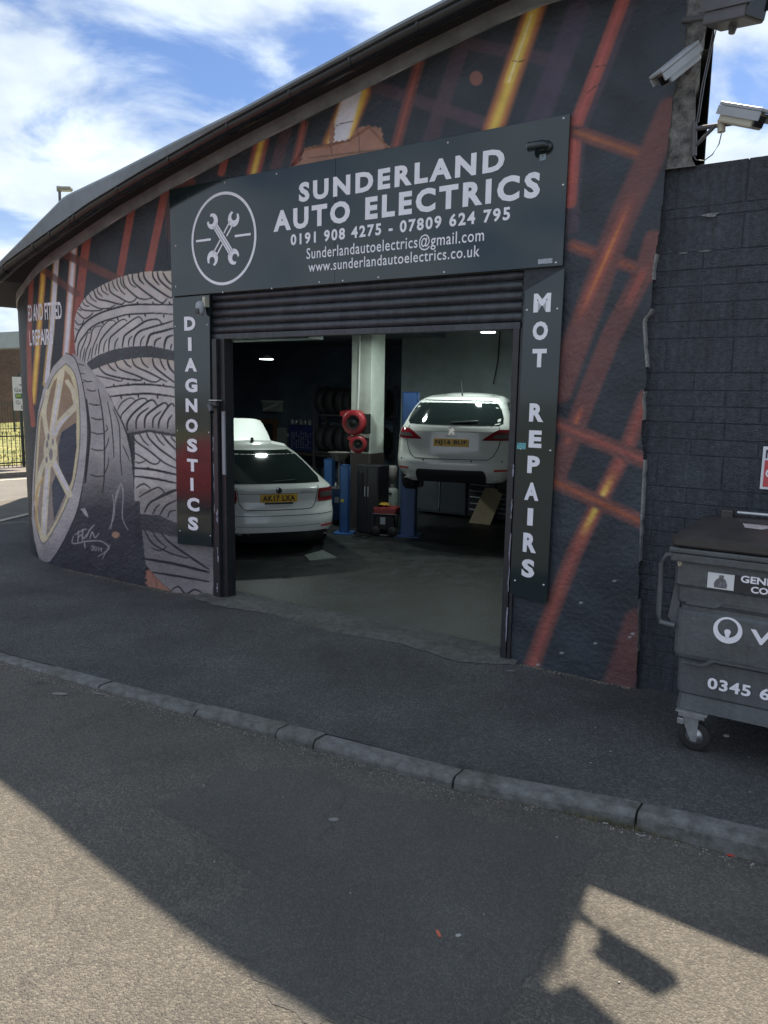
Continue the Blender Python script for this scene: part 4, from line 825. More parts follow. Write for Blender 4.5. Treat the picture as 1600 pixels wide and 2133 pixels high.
for off, z in prof:
    x0, x1, y0, y1 = off*1.2, BWD-off*1.2, off, BDP-off; c = .05; rr = []
    for cx, cy, a0 in ((x0+c, y0+c, 180), (x1-c, y0+c, 270), (x1-c, y1-c, 0), (x0+c, y1-c, 90)):
        for q in range(4): a = R(a0+30*q); rr.append((cx+c*math.cos(a), cy+c*math.sin(a), z))
    rows.append(rr)
k = 16; mb.add([p for rr in rows for p in rr], [(i*k+j, i*k+(j+1) % k, (i+1)*k+(j+1) % k, (i+1)*k+j) for i in range(len(rows)-1) for j in range(k)]+[tuple(range(k))[::-1]]); mb.build('body', M_bin, BIN)
# moulded ribs on the front
for z, z2, x0 in ((.60, .655, .22), (.985, 1.035, .26)):
    mb = MB(); mb.prism([(.03, z), (x0-.06, z), (x0, z2-.015), (BWD-.03, z2-.015), (BWD-.03, z2), (x0-.02, z2), (x0-.07, z+.015), (.03, z+.015)], -.036, -.008); mb.build('rib', M_bin, BIN)
mb = MB(); mb.box(-.075, BWD+.075, -.085, -.045, Z1-.005, Z1+.048, .010); mb.box(-.085, BWD+.085, -.095, -.045, Z1+.05, Z1+.085, .010); mb.build('rim', M_bin, BIN)
mb = MB(); mb.box(-.06, BWD+.06, -.045, BDP+.04, Z1, Z1+.075, .01); mb.build('collar', M_bin, BIN)
mb = MB(); lz = Z1+.092
rows = []
for (ox, oy0, oy1, z) in ((-.075, -.09, BDP+.05, lz), (-.08, -.10, BDP+.05, lz+.012), (-.08, -.10, BDP+.05, lz+.055), (-.06, -.07, BDP+.05, lz+.068), (.03, .06, BDP+.04, lz+.085), (.10, .28, BDP, lz+.095)):
    x0, x1 = ox, BWD-ox; c = .05; rr = []
    for cx, cy, a0 in ((x0+c, oy0+c, 180), (x1-c, oy0+c, 270), (x1-c, oy1-c, 0), (x0+c, oy1-c, 90)):
        for q in range(4): a = R(a0+30*q); rr.append((cx+c*math.cos(a), cy+c*math.sin(a), z))
    rows.append(rr)
mb.add([p for rr in rows for p in rr], [(i*k+j, i*k+(j+1) % k, (i+1)*k+(j+1) % k, (i+1)*k+j) for i in range(len(rows)-1) for j in range(k)]+[tuple(range((len(rows)-1)*k, len(rows)*k)), tuple(range(k))[::-1]]); LID = mb.build('lid', M_lid, BIN)
for a, b in ((.16, .42), (.56, .90), (1.0, 1.2)): MB().tube([(a, BDP-.06, lz+.125), (b, BDP-.06, lz+.125)], .014, 8).build('hinge_bar', M_galv, LID)
for a in (.06, .46, .93): MB().box(a, a+.08, BDP-.12, BDP-.01, lz+.07, lz+.145, .01).build('hinge_bracket', M_lid, LID)
MB().add([(.24, .50, lz+.097), (.46, .50, lz+.097), (.38, .30, lz+.097), (.28, .32, lz+.097)], [(0, 1, 2, 3)]).build('torn_sticker', mat('torn_pink_label', (.45, .28, .30), .7, col2=(.4, .42, .42), var=.2, vs=30), LID)
hb = MB(); hb.tube([(-.055, -.03, Z1+.03), (-.11, -.03, Z1+.02), (-.135, -.03, Z1-.04), (-.135, -.03, Z1-.36), (-.12, -.03, Z1-.42), (-.03, -.03, Z1-.43)], .017, 10); hb.build('side_handle', M_bin, BIN)
MB().prism([(-.02, .82), (-.02, 1.19), (-.05, 1.17), (-.085, .87), (-.05, .82)], .02, .05).build('handle_web', M_bin, BIN)
def castor(x, y, name='castor'):
    w = MB(); w.box(x-.06, x+.10, y-.06, y+.10, Z0-.045, Z0-.005, .004); w.box(x-.075, x+.115, y-.075, y+.115, Z0-.012, Z0-.003); cst = w.build(name, M_galv, BIN)
    w = MB()
    for e in (-.030, .030): w.prism([(x-.035, Z0-.05), (x+.06, Z0-.05), (x+.055, .16), (x+.055, .07), (x+.02, .07), (x-.03, .18)], y+e-.003+.02, y+e+.003+.02)
    w.build('fork', M_galv, cst)
    w = MB(); w.lathe([(.06, -.02), (.088, -.021), (.097, -.014), (.10, 0), (.097, .014), (.088, .021), (.06, .02)], c=(x+.035, y+.02, .10), axis='y', seg=28); w.build('tyre', M_rub, cst)
    w = MB(); w.lathe([(0, -.022), (.02, -.022), (.022, -.012), (.06, -.014), (.06, .014), (.022, .012), (.02, .022), (0, .022)], c=(x+.035, y+.02, .10), axis='y', seg=24); w.build('hub', M_galv, cst)
    w = MB(); w.box(x-.07, x-.03, y-.03, y+.06, .175, .215, .004); w.build('brake_pedal', M_galv, cst)
castor(.09, .04); castor(BWD-.14, .04); castor(.09, BDP-.12); castor(BWD-.14, BDP-.12)
FY = -.0345
def bl(px, py, off): s, z = pix(px, py, -.92+off); return s-BS, z
def btext(key, xl, yt, yb, xr, yr, off, nm='lettering'):
    x0, z1 = bl(xl, yt, off); _, z0 = bl(xl, yb, off); x1, _ = bl(xr, yr, off); lettering(key, x0, x1, z0, z1, off, M_white, BIN, nm)
x0, z1 = bl(1477, 1190, FY); x1, z0 = bl(1530, 1222, FY); za = bl(1477, 1222, FY)[1]
MB().box(x0, x1, -.060, -.030, za, z1).build('sack_label', mat('label_white', (.60, .60, .62), .5, var=.05, vs=9), BIN)
mb = MB(); mx_ = (x0+x1)/2; hh = z1-za; mb.add([(mx_+a*hh*.42, -.0615, za+hh*(.08+.84*b)) for a, b in ((-.85, 0), (.9, 0), (.95, .3), (.7, .62), (.35, .78), (.45, .95), (.1, 1.0), (-.3, .95), (-.25, .78), (-.65, .6), (-.95, .3))], [tuple(range(11))]); mb.build('sack_print', mat('sack_print_grey', (.12, .12, .13), .6, var=.6, vs=70), BIN)
MB().box(x1+.001, x1+.62, -.060, -.030, za+.004, z1+.0).build('text_label', mat('label_black', (.02, .02, .024), .4), BIN)
s0, zt_ = bl(1544, 1198, -.06); s1, zb_ = bl(1544, 1213, -.06); lettering('b1', s0, s0+.30, zb_, zt_, -.0615, M_white, BIN)
s0, zt_ = bl(1565, 1221, -.06); s1, zb_ = bl(1565, 1235, -.06); lettering('b2', s0, s0+.19, zb_, zt_, -.0615, M_white, BIN)
btext('b4', 1437, 1165, 1183, 1494, 1188, -.052) if False else None
cx_, cz2 = bl(1516, 1313, -.03); ro = .083; n = 40; mb = MB(); vs = []
for q in range(n):
    t = 2*math.pi*q/n; vs += [(cx_+ro*math.cos(t), -.0315, cz2+ro*math.sin(t)), (cx_+.058*math.cos(t), -.0315, cz2+.012+.058*math.sin(t))]
mb.add(vs, [(2*q, 2*q+1, (2*q+3) % (2*n), (2*q+2) % (2*n)) for q in range(n)]); mb.add([(cx_+.019*math.cos(t)*(1 if math.sin(t) > -.2 else .75), -.0315, cz2-.012+(.019 if math.sin(t) > 0 else .042)*math.sin(t)) for t in np.linspace(0, 6.283, 17)[:-1]], [tuple(range(16))]); mb.build('logo', M_white, BIN)
x0, zt_ = bl(1564, 1310, -.03); _, zb_ = bl(1564, 1340, -.03); lettering('bv', x0, x0+.125, zb_, zt_, -.0315, M_white, BIN)
x0, zt_ = bl(1475, 1410, -.012); _, zb_ = bl(1475, 1434, -.012); x1 = bl(1565, 1437, -.012)[0]; lettering('b3', x0, x0+(x1-x0)*1.42, zb_, zt_, -.0125, M_white, BIN)
x0, zt_ = bl(1400, 1150, -.053); x1 = bl(1440, 1150, -.053)[0]; 
pts = [(x0+(x1-x0)*a, zt_-.085*b) for a, b in ((0, .2), (.15, .05), (.3, .3), (.5, .15), (.8, .0), (1, .2), (.9, .45), (.6, .4), (.55, .9), (.4, 1), (.3, .6), (.1, .5))]
MB().prism(pts, -.0535, -.0515).build('label_residue', mat('label_residue', (.38, .34, .27), .9, var=.3, vs=60), BIN)

# ------------------------------------------------------------------ inside the workshop
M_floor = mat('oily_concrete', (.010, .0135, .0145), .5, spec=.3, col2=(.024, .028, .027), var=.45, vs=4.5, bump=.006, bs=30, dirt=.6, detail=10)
M_pale = mat('pale_painted_block', (.19, .225, .23), .7, var=.10, vs=2, bump=.004, bs=18, dirt=.25)
M_navy = mat('dark_workshop_wall', (.085, .115, .155), .8, var=.3, vs=1.5)
M_brown = mat('dark_lower_wall', (.050, .040, .038), .7, var=.3, vs=3)
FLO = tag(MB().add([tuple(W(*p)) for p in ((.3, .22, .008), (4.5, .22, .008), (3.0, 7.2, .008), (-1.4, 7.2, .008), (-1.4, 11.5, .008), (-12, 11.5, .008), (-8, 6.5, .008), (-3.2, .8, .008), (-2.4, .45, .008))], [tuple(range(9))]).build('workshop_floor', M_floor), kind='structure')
IN = empty('interior', (0, 0, 0)); bpy.data.objects.remove(IN)
def quad(name, pts, m): return MB().add(pts, [tuple(range(len(pts)))]).build(name, m, BLD)
quad('back_wall', [(-1.5, 7.1, 1.45), (3.3, 7.1, 1.45), (3.3, 7.1, 5.0), (-1.5, 7.1, 5.0)], M_pale)
quad('back_wall_dado', [(-1.5, 7.08, 0), (3.3, 7.08, 0), (3.3, 7.08, 1.46), (-1.5, 7.08, 1.46)], M_navy)
quad('partition_return', [(-1.5, 7.1, 0), (-1.5, 11.5, 0), (-1.5, 11.5, 4.5), (-1.5, 7.1, 4.5)], M_navy)
quad('rear_wall', [(-1.5, 8.65, 0), (-12, 8.65, 0), (-12, 8.65, 4.5), (-1.5, 8.65, 4.5)], M_navy)
quad('left_wall', [(-2.9, .70, 0), (-11.5, 11.5, 0), (-11.5, 11.5, 4.5), (-2.9, .70, 4.5)], M_navy)
quad('front_inner_wall', [(-3.0, .75, 0), (-1.8, .30, 0), (.5, .14, 0), (.5, .14, 4.6), (-1.8, .30, 3.9), (-3.0, .75, 3.6)], M_navy)
quad('front_inner_wall', [(4.10, .14, 0), (5.2, .30, 0), (5.2, .30, 5.2), (4.10, .14, 5.0)], M_navy)
quad('right_wall', [(5.2, .25, 0), (3.1, 7.2, 0), (3.1, 7.2, 5.4), (5.2, .25, 5.3)], M_pale)
quad('ceiling', [(-1.2, .3, 4.15), (5.3, .3, 4.75), (3.2, 7.3, 4.75), (-1.2, 7.3, 4.15)], mat('ceiling_grey', (.16, .18, .18), .8, var=.2, vs=1.5))
quad('low_ceiling', [(-3.4, .3, 3.35), (-.6, .3, 3.35), (-.6, 11.4, 3.35), (-13, 11.4, 3.35)], mat('low_ceiling_dark', (.075, .09, .095), .8, var=.3, vs=.8))
MB().box(-9, -.55, 3.0, 3.35, 3.05, 3.36).build('ceiling_beam', mat('beam_pale', (.30, .34, .33), .7, var=.15, vs=2), BLD)
MB().box(-.62, -.55, .3, 7.1, 3.34, 4.3).build('ceiling_step', M_navy, BLD)
# column with dark foot
cw = at(765, 940, 13.0); cl = L(cw); COLM = tag(empty('workshop_column', W(cl[0], cl[1], 0), TH), 'pale painted square column between the two car bays', 'column')
MB().box(-.20, .20, -.2, .2, 1.28, 4.4, .01).build('shaft', mat('column_paint', (.52, .56, .50), .6, var=.08, vs=3, bump=.003, bs=12, dirt=.2), COLM); MB().box(-.205, .205, -.205, .205, 0, 1.28).build('base', M_brown, COLM)
MB().tube([(-.02, -.215, 3.9), (-.04, -.215, 2.3), (-.06, -.215, 1.95)], .016, 6).build('conduit', mat('conduit_white', (.6, .62, .6), .5), COLM)
# hose reels on the column
M_red = mat('reel_red', (.33, .028, .035), .35, var=.12, vs=8)
def reel(px, py, r, label, yaw):
    P = at(px, py, 12.62); o = tag(empty('hose_reel', P, TH+yaw), label, 'hose reel', 'red hose reels on the column')
    MB().lathe([(r*.55, -.11), (r*.92, -.11), (r, -.07), (r, .07), (r*.92, .10), (0, .10)], axis='y', seg=32).build('case', M_red, o)
    MB().lathe([(0, -.095), (r*.2, -.10), (r*.22, -.085), (r*.5, -.085), (r*.62, -.115), (r*.66, -.105), (r*.58, -.08)], axis='y', seg=28).build('drum', M_rub, o)
    MB().prism([(-r*1.15, r*.55), (-r*1.15, r*.86), (-r*.5, r*.98), (0, r*.99), (-r*.8, r*.35)], -.08, .08).build('hose_outlet', M_red, o)
    MB().box(r*.6, r*1.12, -.02, .12, -r*.9, r*.7, .01).build('mount', M_rub, o); return o
reel(740, 880, .205, 'larger red hose reel mounted high on the pale column', R(14)); reel(747, 925, .145, 'smaller red hose reel below the larger one on the column', R(28))
# two-post lift columns
M_blue = mat('lift_blue', (.022, .060, .17), .4, var=.2, vs=5, dirt=.3)
def post(px, py, w, hgt, label, m=M_blue, arm=True, dep=.25):
    P = gnd(px, py, .008); o = tag(empty('lift_post', P, TH*.3), label, 'vehicle lift', 'blue vehicle lift posts')
    mb = MB(); mb.box(-w/2, w/2, .0, .02, 0, hgt); mb.box(-w/2, -w/2+.02, 0, dep, 0, hgt); mb.box(w/2-.02, w/2, 0, dep, 0, hgt); mb.box(-w/2, w/2, dep-.02, dep, 0, hgt); mb.box(-w/2, w/2, 0, dep, hgt-.02, hgt); mb.build('post', m, o)
    MB().box(-w/2-.08, w/2+.08, -.10, dep+.08, .0, .02).build('base_plate', m, o)
    if arm: MB().box(w/2+.0, w/2+.10, .03, dep-.03, .80, 1.12, .01).build('carriage', M_brown, o)
    return o
post(848, 1118, .24, 2.30, 'tall blue lift post beside the raised white estate car')
p2 = post(716, 1112, .15, 1.12, 'slim light blue lift post with yellow tag right of the white saloon', mat('lift_light_blue', (.035, .11, .30), .4, var=.2, vs=6), False, .14)
MB().box(-.055, .0, -.004, -.001, .52, .57).build('tag', mat('tag_yellow', (.5, .45, .06), .5), p2)
post(683, 1066, .17, 1.02, 'far blue lift post with a black cap behind the saloon', mat('lift_mid_blue', (.025, .08, .22), .45, var=.2, vs=6), False)
# ceiling lamps: pendant discs that are lit
def pendant(px, py, y, r, e, label):
    P = at(px, py, y); o = tag(empty('pendant_lamp', P), label, 'lamp', 'lit pendant lamps in the workshop')
    MB().lathe([(0, .07), (r*.3, .06), (r, .012), (r, 0), (r*.95, 0)], seg=28).build('shade', mat('lamp_shade_grey', (.3, .3, .3), .4), o)
    MB().lathe([(0, -.006), (r*.93, -.006), (r*.95, .003)], seg=28).build('diffuser', mat('lamp_glow', (.9, .95, .95), .4, emit=((.85, 1, .97), 5)), o)
    top = 4.1 if px > 700 else 3.34
    MB().tube([(0, 0, .06), (0, 0, top-P.z)], .006, 5).build('cable', M_rub, o)
    l = bpy.data.lights.new('lamp', 'AREA'); l.shape = 'DISK'; l.size = r*1.7; l.energy = e; l.color = (.86, 1.0, .95); lo = bpy.data.objects.new('lamp_light', l); COL.objects.link(lo); lo.parent = o; lo.location = (0, 0, -.02); return o
pendant(555, 748, 13.4, .125, 14, 'lit round pendant lamp over the white saloon'); pendant(1017, 692, 11.6, .115, 15, 'lit round pendant lamp above the raised estate car'); pendant(800, 694, 11.8, .10, 8, 'lit pendant lamp half hidden by the shutter above the column')
# ---------------------------------------------------------------- cars
M_carw = mat('white_car_paint', (.66, .67, .64), .22, var=.03, vs=2, coat=.6, dirt=.08); M_cglass = mat('dark_car_glass', (.012, .018, .018), .06, spec=.6); M_seam = mat('panel_gap', (.01, .01, .01), .7); M_trim = mat('black_trim', (.016, .017, .018), .55, var=.2, vs=10)
M_tail = mat('tail_light_red', (.20, .010, .016), .12, coat=.5); M_tail2 = mat('tail_light_smoke', (.10, .09, .09), .12, coat=.5); M_refl = mat('reflector_red', (.45, .03, .03), .2); M_plate = mat('number_plate_yellow', (.62, .36, .02), .35); M_blk = mat('plate_black', (.01, .01, .01), .5); M_chrome = mat('chrome', (.6, .6, .62), .15, metal=1)
class Car:
    def __init__(s, kind):
        s.k = kind
        if kind == 'saloon':
            s.Wz = ([.16, .24, .36, .55, .70, .84, .93, 1.0, 1.10, 1.22, 1.33, 1.40, 1.435], [.74, .80, .86, .885, .885, .875, .85, .79, .72, .655, .585, .53, .36])
            s.Pz = ([.16, .24, .30, .46, .58, .66, .74, .84, .925, .955, 1.0, 1.10, 1.22, 1.33, 1.40, 1.435], [.16, .08, .02, .0, .03, .07, .09, .075, .06, .10, .20, .46, .78, 1.08, 1.40, 1.85]); s.L = 4.55; s.D = .42; s.p = 3.4
        else:
            s.Wz = ([.20, .28, .40, .55, .72, .86, .95, 1.05, 1.18, 1.30, 1.38, 1.44, 1.475], [.76, .82, .88, .895, .895, .885, .865, .82, .77, .715, .66, .58, .40])
            s.Pz = ([.20, .28, .36, .50, .60, .70, .84, .95, 1.03, 1.10, 1.25, 1.38, 1.44, 1.475], [.16, .08, .01, .0, .05, .07, .08, .09, .12, .18, .33, .44, .58, 1.1]); s.L = 4.5; s.D = .50; s.p = 3.2
    def w(s, z): return float(np.interp(z, *s.Wz))
    def pt(s, u, z, off=0.0):
        u = max(-1, min(1, u)); y = float(np.interp(z, *s.Pz))+s.D*(1-math.sqrt(max(0, 1-abs(u)**s.p))); return Vector((u*s.w(z), y, z))
    def q(s, u, z, off):
        e = .012; p = s.pt(u, z); a = s.pt(min(1, u+e), z)-s.pt(max(-1, u-e), z); b = s.pt(u, z+e)-s.pt(u, z-e); n = a.cross(b); n.normalize(); 
        if n.y > 0: n = -n
        return p+n*off
    def patch(s, name, zl, left, right, m, parent, off=.006, nu=14):
        mb = MB(); vs = []
        for z, a, b in zip(zl, left, right):
            for i in range(nu): vs.append(s.q(a+(b-a)*i/(nu-1), z, off))
        mb.add(vs, [(r*nu+i, r*nu+i+1, (r+1)*nu+i+1, (r+1)*nu+i) for r in range(len(zl)-1) for i in range(nu-1)], True); return mb.build(name, m, parent)
    def line(s, name, pts, w, m, parent, off=.004):
        mb = MB(); P = []
        for (u0, z0), (u1, z1) in zip(pts[:-1], pts[1:]):
            for k in range(6): P.append(s.q(u0+(u1-u0)*k/6, z0+(z1-z0)*k/6, off-.002))
        P.append(s.q(*pts[-1], off-.002)); mb.tube(P, w, 5); return mb.build(name, m, parent)
    def body(s, parent, m):
        zs = []
        Z = s.Wz[0]; z = Z[0]
        zs = sorted(set([round(x, 4) for x in np.linspace(Z[0], Z[-1], 46)]+list(Z))); us = [math.copysign(abs(t)**.72, t) for t in np.linspace(-1, 1, 41)]
        us = [math.sin(t*math.pi/2) for t in np.linspace(-1, 1, 41)]
        mb = MB(); nu = len(us); vs = [s.pt(u, z) for z in zs for u in us]
        mb.add(vs, [(r*nu+i, r*nu+i+1, (r+1)*nu+i+1, (r+1)*nu+i) for r in range(len(zs)-1) for i in range(nu-1)], True)
        # sides and roof run forward from the rear shell
        top = Z[-1]; belt = 1.0
        for sg in (-1, 1):
            vs = []; nst = 14
            for z in zs:
                y0 = s.pt(1, z).y; fr = (s.L-.15 if z < .72 else s.L-.15-(z-.72)*4.2) if z < belt else s.L-1.35-(z-belt)*2.2
                for k in range(nst):
                    t = k/(nst-1); y = y0+(fr-y0)*t; nar = 1-.10*max(0, (y-3.4))**1.3 if z < belt else 1-.06*max(0, y-2.4)
                    vs.append((sg*s.w(z)*(1+.012*math.sin(min(1, t*1.4)*math.pi))*nar, y, z+(.03*math.sin(math.pi*min(1, t*1.2)) if z > 1.38 else 0)))
            mb.add(vs, [(r*nst+k, r*nst+k+1, (r+1)*nst+k+1, (r+1)*nst+k) for r in range(len(zs)-1) for k in range(nst-1)], True)
        vs = []; y0 = [s.pt(u, top).y for u in us]; nst = 12
        for k in range(nst):
            for u, yy in zip(us, y0): t = k/(nst-1); y = yy+(s.L-2.2-yy)*t; vs.append((u*s.w(top), y, top+.03*math.sin(math.pi*min(1, t*1.2))+.02*(1-u*u)*math.sin(math.pi*t)**.5))
        mb.add(vs, [(k*nu+i, k*nu+i+1, (k+1)*nu+i+1, (k+1)*nu+i) for k in range(nst-1) for i in range(nu-1)], True)
        # bonnet deck, windscreen and nose close the shell
        mb.add([(-.60, s.L-1.35, 1.0), (.60, s.L-1.35, 1.0), (.5, s.L-.2, .80), (-.5, s.L-.2, .80)], [(0, 1, 2, 3)]); mb.add([(-.36, s.L-2.25, 1.45), (.36, s.L-2.25, 1.45), (.66, s.L-1.3, 1.0), (-.66, s.L-1.3, 1.0)], [(0, 1, 2, 3)]); mb.add([(-.7, s.L-.25, .22), (.7, s.L-.25, .22), (.6, s.L-.2, .8), (-.6, s.L-.2, .8)], [(0, 1, 2, 3)])
        mb.add([(-.74, .2, .24), (.74, .2, .24), (.74, s.L-.3, .22), (-.74, s.L-.3, .22)], [(0, 1, 2, 3)])
        return mb.build('body', m, parent)
    def wheels(s, parent, r=.31):
        for y in (.80, s.L-.95):
            for sg in (-1, 1):
                c = (sg*.74, y, r); t = MB().lathe([(r*.6, -.10), (r*.93, -.105), (r, -.075), (r, .075), (r*.93, .105), (r*.6, .10)], c=c, axis='x', seg=30).build('tyre', M_rub, parent); MB().lathe([(0, -.085), (r*.2, -.09), (r*.58, -.07), (r*.62, -.1), (r*.62, .1), (r*.58, .07), (r*.2, .09), (0, .085)], c=c, axis='x', seg=20).build('rim', M_galv, t)
def plate(car, key, z, parent, hw=.26, off=.016):
    y = car.pt(0, z).y-off; o = MB().box(-hw, hw, y, y+.03, z-.056, z+.056, .003).build('number_plate', M_plate, parent); lettering(key, -hw+.03, hw-.03, z-.041, z+.041, y-.0015, M_blk, o); return o
def bonnet(parent, L_, w, ang, hinge_y, z=.99):
    mb = MB(); n = 12; vs = []
    for i in range(9):
        t = i/8; ww = w*(1-.22*t**2.5)
        for j in range(n):
            u = -1+2*j/(n-1); d = 1.05*t; bul = .05*math.sin(math.pi*min(1, t+.1))*(1-u*u)-.07*abs(u)**5; vs.append((u*ww, hinge_y+d*math.cos(ang)-bul*math.sin(ang), z+d*math.sin(ang)+bul*math.cos(ang)-.05*t*t))
    mb.add(vs, [(i*n+j, i*n+j+1, (i+1)*n+j+1, (i+1)*n+j) for i in range(8) for j in range(n-1)], True); return mb.build('open_bonnet', M_carw, parent)
def heading(px_dir): return -R(px_dir)
# white saloon under the left pendant
ca = Car('saloon'); P = gnd(566, 1152, .008); P = at(584, 1152, 10.55); P.z = .008
C1 = tag(empty('white_saloon_car', P, R(21.0)), 'white saloon car seen from behind with its bonnet up, left bay', 'car')
ca.body(C1, M_carw); ca.wheels(C1)
gz = [.985, 1.04, 1.12, 1.22, 1.31, 1.375]; gl = [.80, .88, .90, .90, .88, .80]; ca.patch('rear_window', gz, [-g for g in gl], gl, M_cglass, C1, .006)
lz_ = [.725, .76, .80, .84, .88, .915]
for sg in (-1, 1):
    o = ca.patch('tail_light', lz_, [sg*a for a in (.66, .655, .65, .66, .67, .69)], [sg*.985]*6, M_tail, C1, .008); ca.patch('clear_lens', [.785, .81, .845, .865], [sg*.70]*4, [sg*.95]*4, M_tail2, o, .012)
    ca.patch('reflector', [.375, .40], [sg*.70]*2, [sg*.95]*2, M_refl, C1, .006)
    ca.line('boot_gap', [(sg*.70, .95), (sg*.655, .88), (sg*.62, .73), (sg*.56, .655), (sg*.50, .635), (0, .63)], .005, M_seam, C1)
ca.patch('lower_bumper', [.17, .22, .28, .325], [-.93, -.93, -.90, -.84], [.93, .93, .90, .84], M_trim, C1, .010)
ca.line('bumper_gap', [(-.98, .56), (-.5, .555), (0, .553), (.5, .555), (.98, .56)], .004, M_seam, C1); ca.line('bumper_crease', [(-.98, .42), (0, .40), (.98, .42)], .003, M_seam, C1); ca.line('boot_crease', [(-.63, .86), (0, .857), (.63, .86)], .003, M_seam, C1)
plate(ca, 'p1', .795, C1); MB().box(-.2, .2, ca.pt(0, .72).y-.02, ca.pt(0, .72).y+.02, .712, .732).build('boot_grip', M_trim, C1)
y = ca.pt(0, .90).y; MB().lathe([(0, -.012), (.035, -.010), (.045, -.002), (.045, .01)], c=(0, y-.004, .905), axis='y', seg=20).build('badge', M_chrome, C1); MB().lathe([(0, -.002), (.030, 0)], c=(0, y-.0145, .905), axis='y', seg=16).build('badge_centre', M_trim, C1)
v, f, _ = TXT['o1']; mb = MB(); mb.add([ca.q(.36+.21*a, .868+.026*b, .006) for a, b in v], f); mb.build('lettering', mat('dark_chrome', (.18, .18, .18), .3, metal=.6), C1)
MB().prism([(-.05, 0), (.06, 0), (.03, .02), (.0, .065), (-.02, .06)], -.02, .02).build('antenna', M_trim, C1, (0, 1.95, 1.47), R(90)); ca.line('wiper', [(-.05, 1.0), (.35, 1.015)], .008, M_trim, C1, .02)
bonnet(C1, 1.0, .70, R(52), 3.2, 1.0)
# white estate on the lift
cb = Car('estate'); HZ = .79; P = at(938, 915, 11.15); P.z = HZ
C2 = tag(empty('white_estate_car', P, R(-15.0)), 'white estate car raised on the blue lift, right bay', 'car')
cb.body(C2, M_carw); cb.wheels(C2)
gz = [1.045, 1.08, 1.16, 1.26, 1.35, 1.40]; cb.patch('rear_window', gz, [-.80, -.88, -.90, -.90, -.88, -.78], [.80, .88, .90, .90, .88, .78], M_cglass, C2, .006)
for sg in (-1, 1):
    o = cb.patch('tail_light', [.83, .86, .90, .945, .985], [sg*a for a in (.50, .53, .60, .68, .78)], [sg*1.0]*5, M_tail, C2, .009)
    cb.patch('clear_lens', [.865, .885, .90, .915], [sg*.66, sg*.68, sg*.70, sg*.72], [sg*.96]*4, M_tail2, o, .013)
    cb.patch('reflector', [.385, .415], [sg*.72]*2, [sg*.93]*2, M_refl, C2, .006)
    cb.line('tailgate_gap', [(sg*.80, 1.02), (sg*.78, .80), (sg*.74, .70), (sg*.68, .60), (sg*.60, .555), (0, .55)], .005, M_seam, C2)
    # side lamp tail and side windows
    x = cb.w(.93); mb = MB(); yb = cb.pt(1, .93).y; mb.add([(sg*(cb.w(z)+.006), yy, z) for yy, z in ((yb-.06, .84), (yb-.06, .985), (yb+.12, .99), (yb+.24, .95), (yb+.18, .91), (yb+.34, .855), (yb+.34, .84))], [tuple(range(7))]); mb.build('side_lamp', M_tail, C2)
    mb = MB(); yb = cb.pt(1, 1.2).y; Q = [(yb+.12, 1.20), (yb+.15, 1.33), (yb+.25, 1.37), (yb+1.4, 1.40), (yb+1.4, 1.03), (yb+.5, 1.03), (yb+.22, 1.09)]; mb.add([(sg*(cb.w(z)*1.006+.012), yy, z) for yy, z in Q], [tuple(range(7))]); mb.build('side_window', M_cglass, C2)
cb.patch('lower_bumper', [.21, .26, .32, .375, .40], [-.66, -.64, -.62, -.58, -.54], [.66, .64, .62, .58, .54], M_trim, C2, .012)
plate(cb, 'p2', .79, C2)
y = cb.pt(0, .95).y; mb = MB(); mb.add([(a*.05, y-.012, .955+b*.05) for a, b in ((-.9, -.9), (-.4, -.9), (.0, -.1), (.5, -.9), (1, -.8), (.45, .1), (.9, .3), (.6, .9), (.0, 1), (-.3, .6), (-.9, .8), (-.5, .2))], [tuple(range(12))]); mb.build('badge', M_chrome, C2)
lettering('o2', -.085, .085, .872, .892, cb.pt(0, .88).y-.01, mat('dark_chrome', (.18, .18, .18), .3, metal=.6), C2)
for u in (-.86, -.45, .35, .82): p = cb.q(u, .53, .004); MB().lathe([(0, -.003), (.011, -.002), (.013, .004)], c=p, axis='y', seg=12).build('parking_sensor', M_trim, C2)
MB().tube([(0, 1.35, 1.49), (-.0, 1.5, 1.62), (0, 1.12, 1.9)], [.012, .006, .004], 6).build('antenna', M_trim, C2) if False else MB().tube([(0, .95, 1.475), (0, .78, 1.70)], [.014, .004], 6).build('antenna', M_trim, C2)
cb.line('wiper', [(-.02, 1.07), (.45, 1.10)], .009, M_trim, C2, .02); bonnet(C2, 1, .70, R(55), 3.15, 1.0)

# ------------------------------------------------------------------ workshop equipment
def wall_item(name, label, cat, x0, y0, x1, y1, off, m, th=.04):
    s0, z1 = pix(x0, y0, off); s1, _ = pix(x1, y0, off); z0 = pix(x0, y1, off)[1]; r = tag(empty(name, W(s0, off, z0), TH), label, cat)
    return r, s1-s0, z1-z0
RW = 8.6
M_wood = mat('varnished_wood', (.17, .09, .045), .5, var=.2, vs=8)
r, w_, h_ = wall_item('wooden_doorway', 'wooden door frame on the dark rear wall behind the saloon', 'door', 506, 880, 578, 1005, RW, None)
h_ += .0
mb = MB(); mb.box(0, .10, -.06, 0, -.9, h_, .005); mb.box(w_-.1, w_, -.06, 0, -.9, h_, .005); mb.box(-.04, w_+.04, -.075, 0, h_, h_+.11, .005); mb.build('frame', M_wood, r); MB().box(.10, w_-.1, -.02, -.002, -.9, h_).build('door_leaf', mat('dark_door', (.03, .032, .04), .6), r)
MB().box(w_+.05, w_+.32, -.09, -.004, -.9, h_-.08, .01).build('locker_side', mat('locker_grey', (.22, .25, .24), .5, var=.1, vs=4), r)
r, w_, h_ = wall_item('paper_notice', 'torn white notices pinned to the rear wall beside the tool board', 'notice', 586, 893, 605, 934, RW, None)
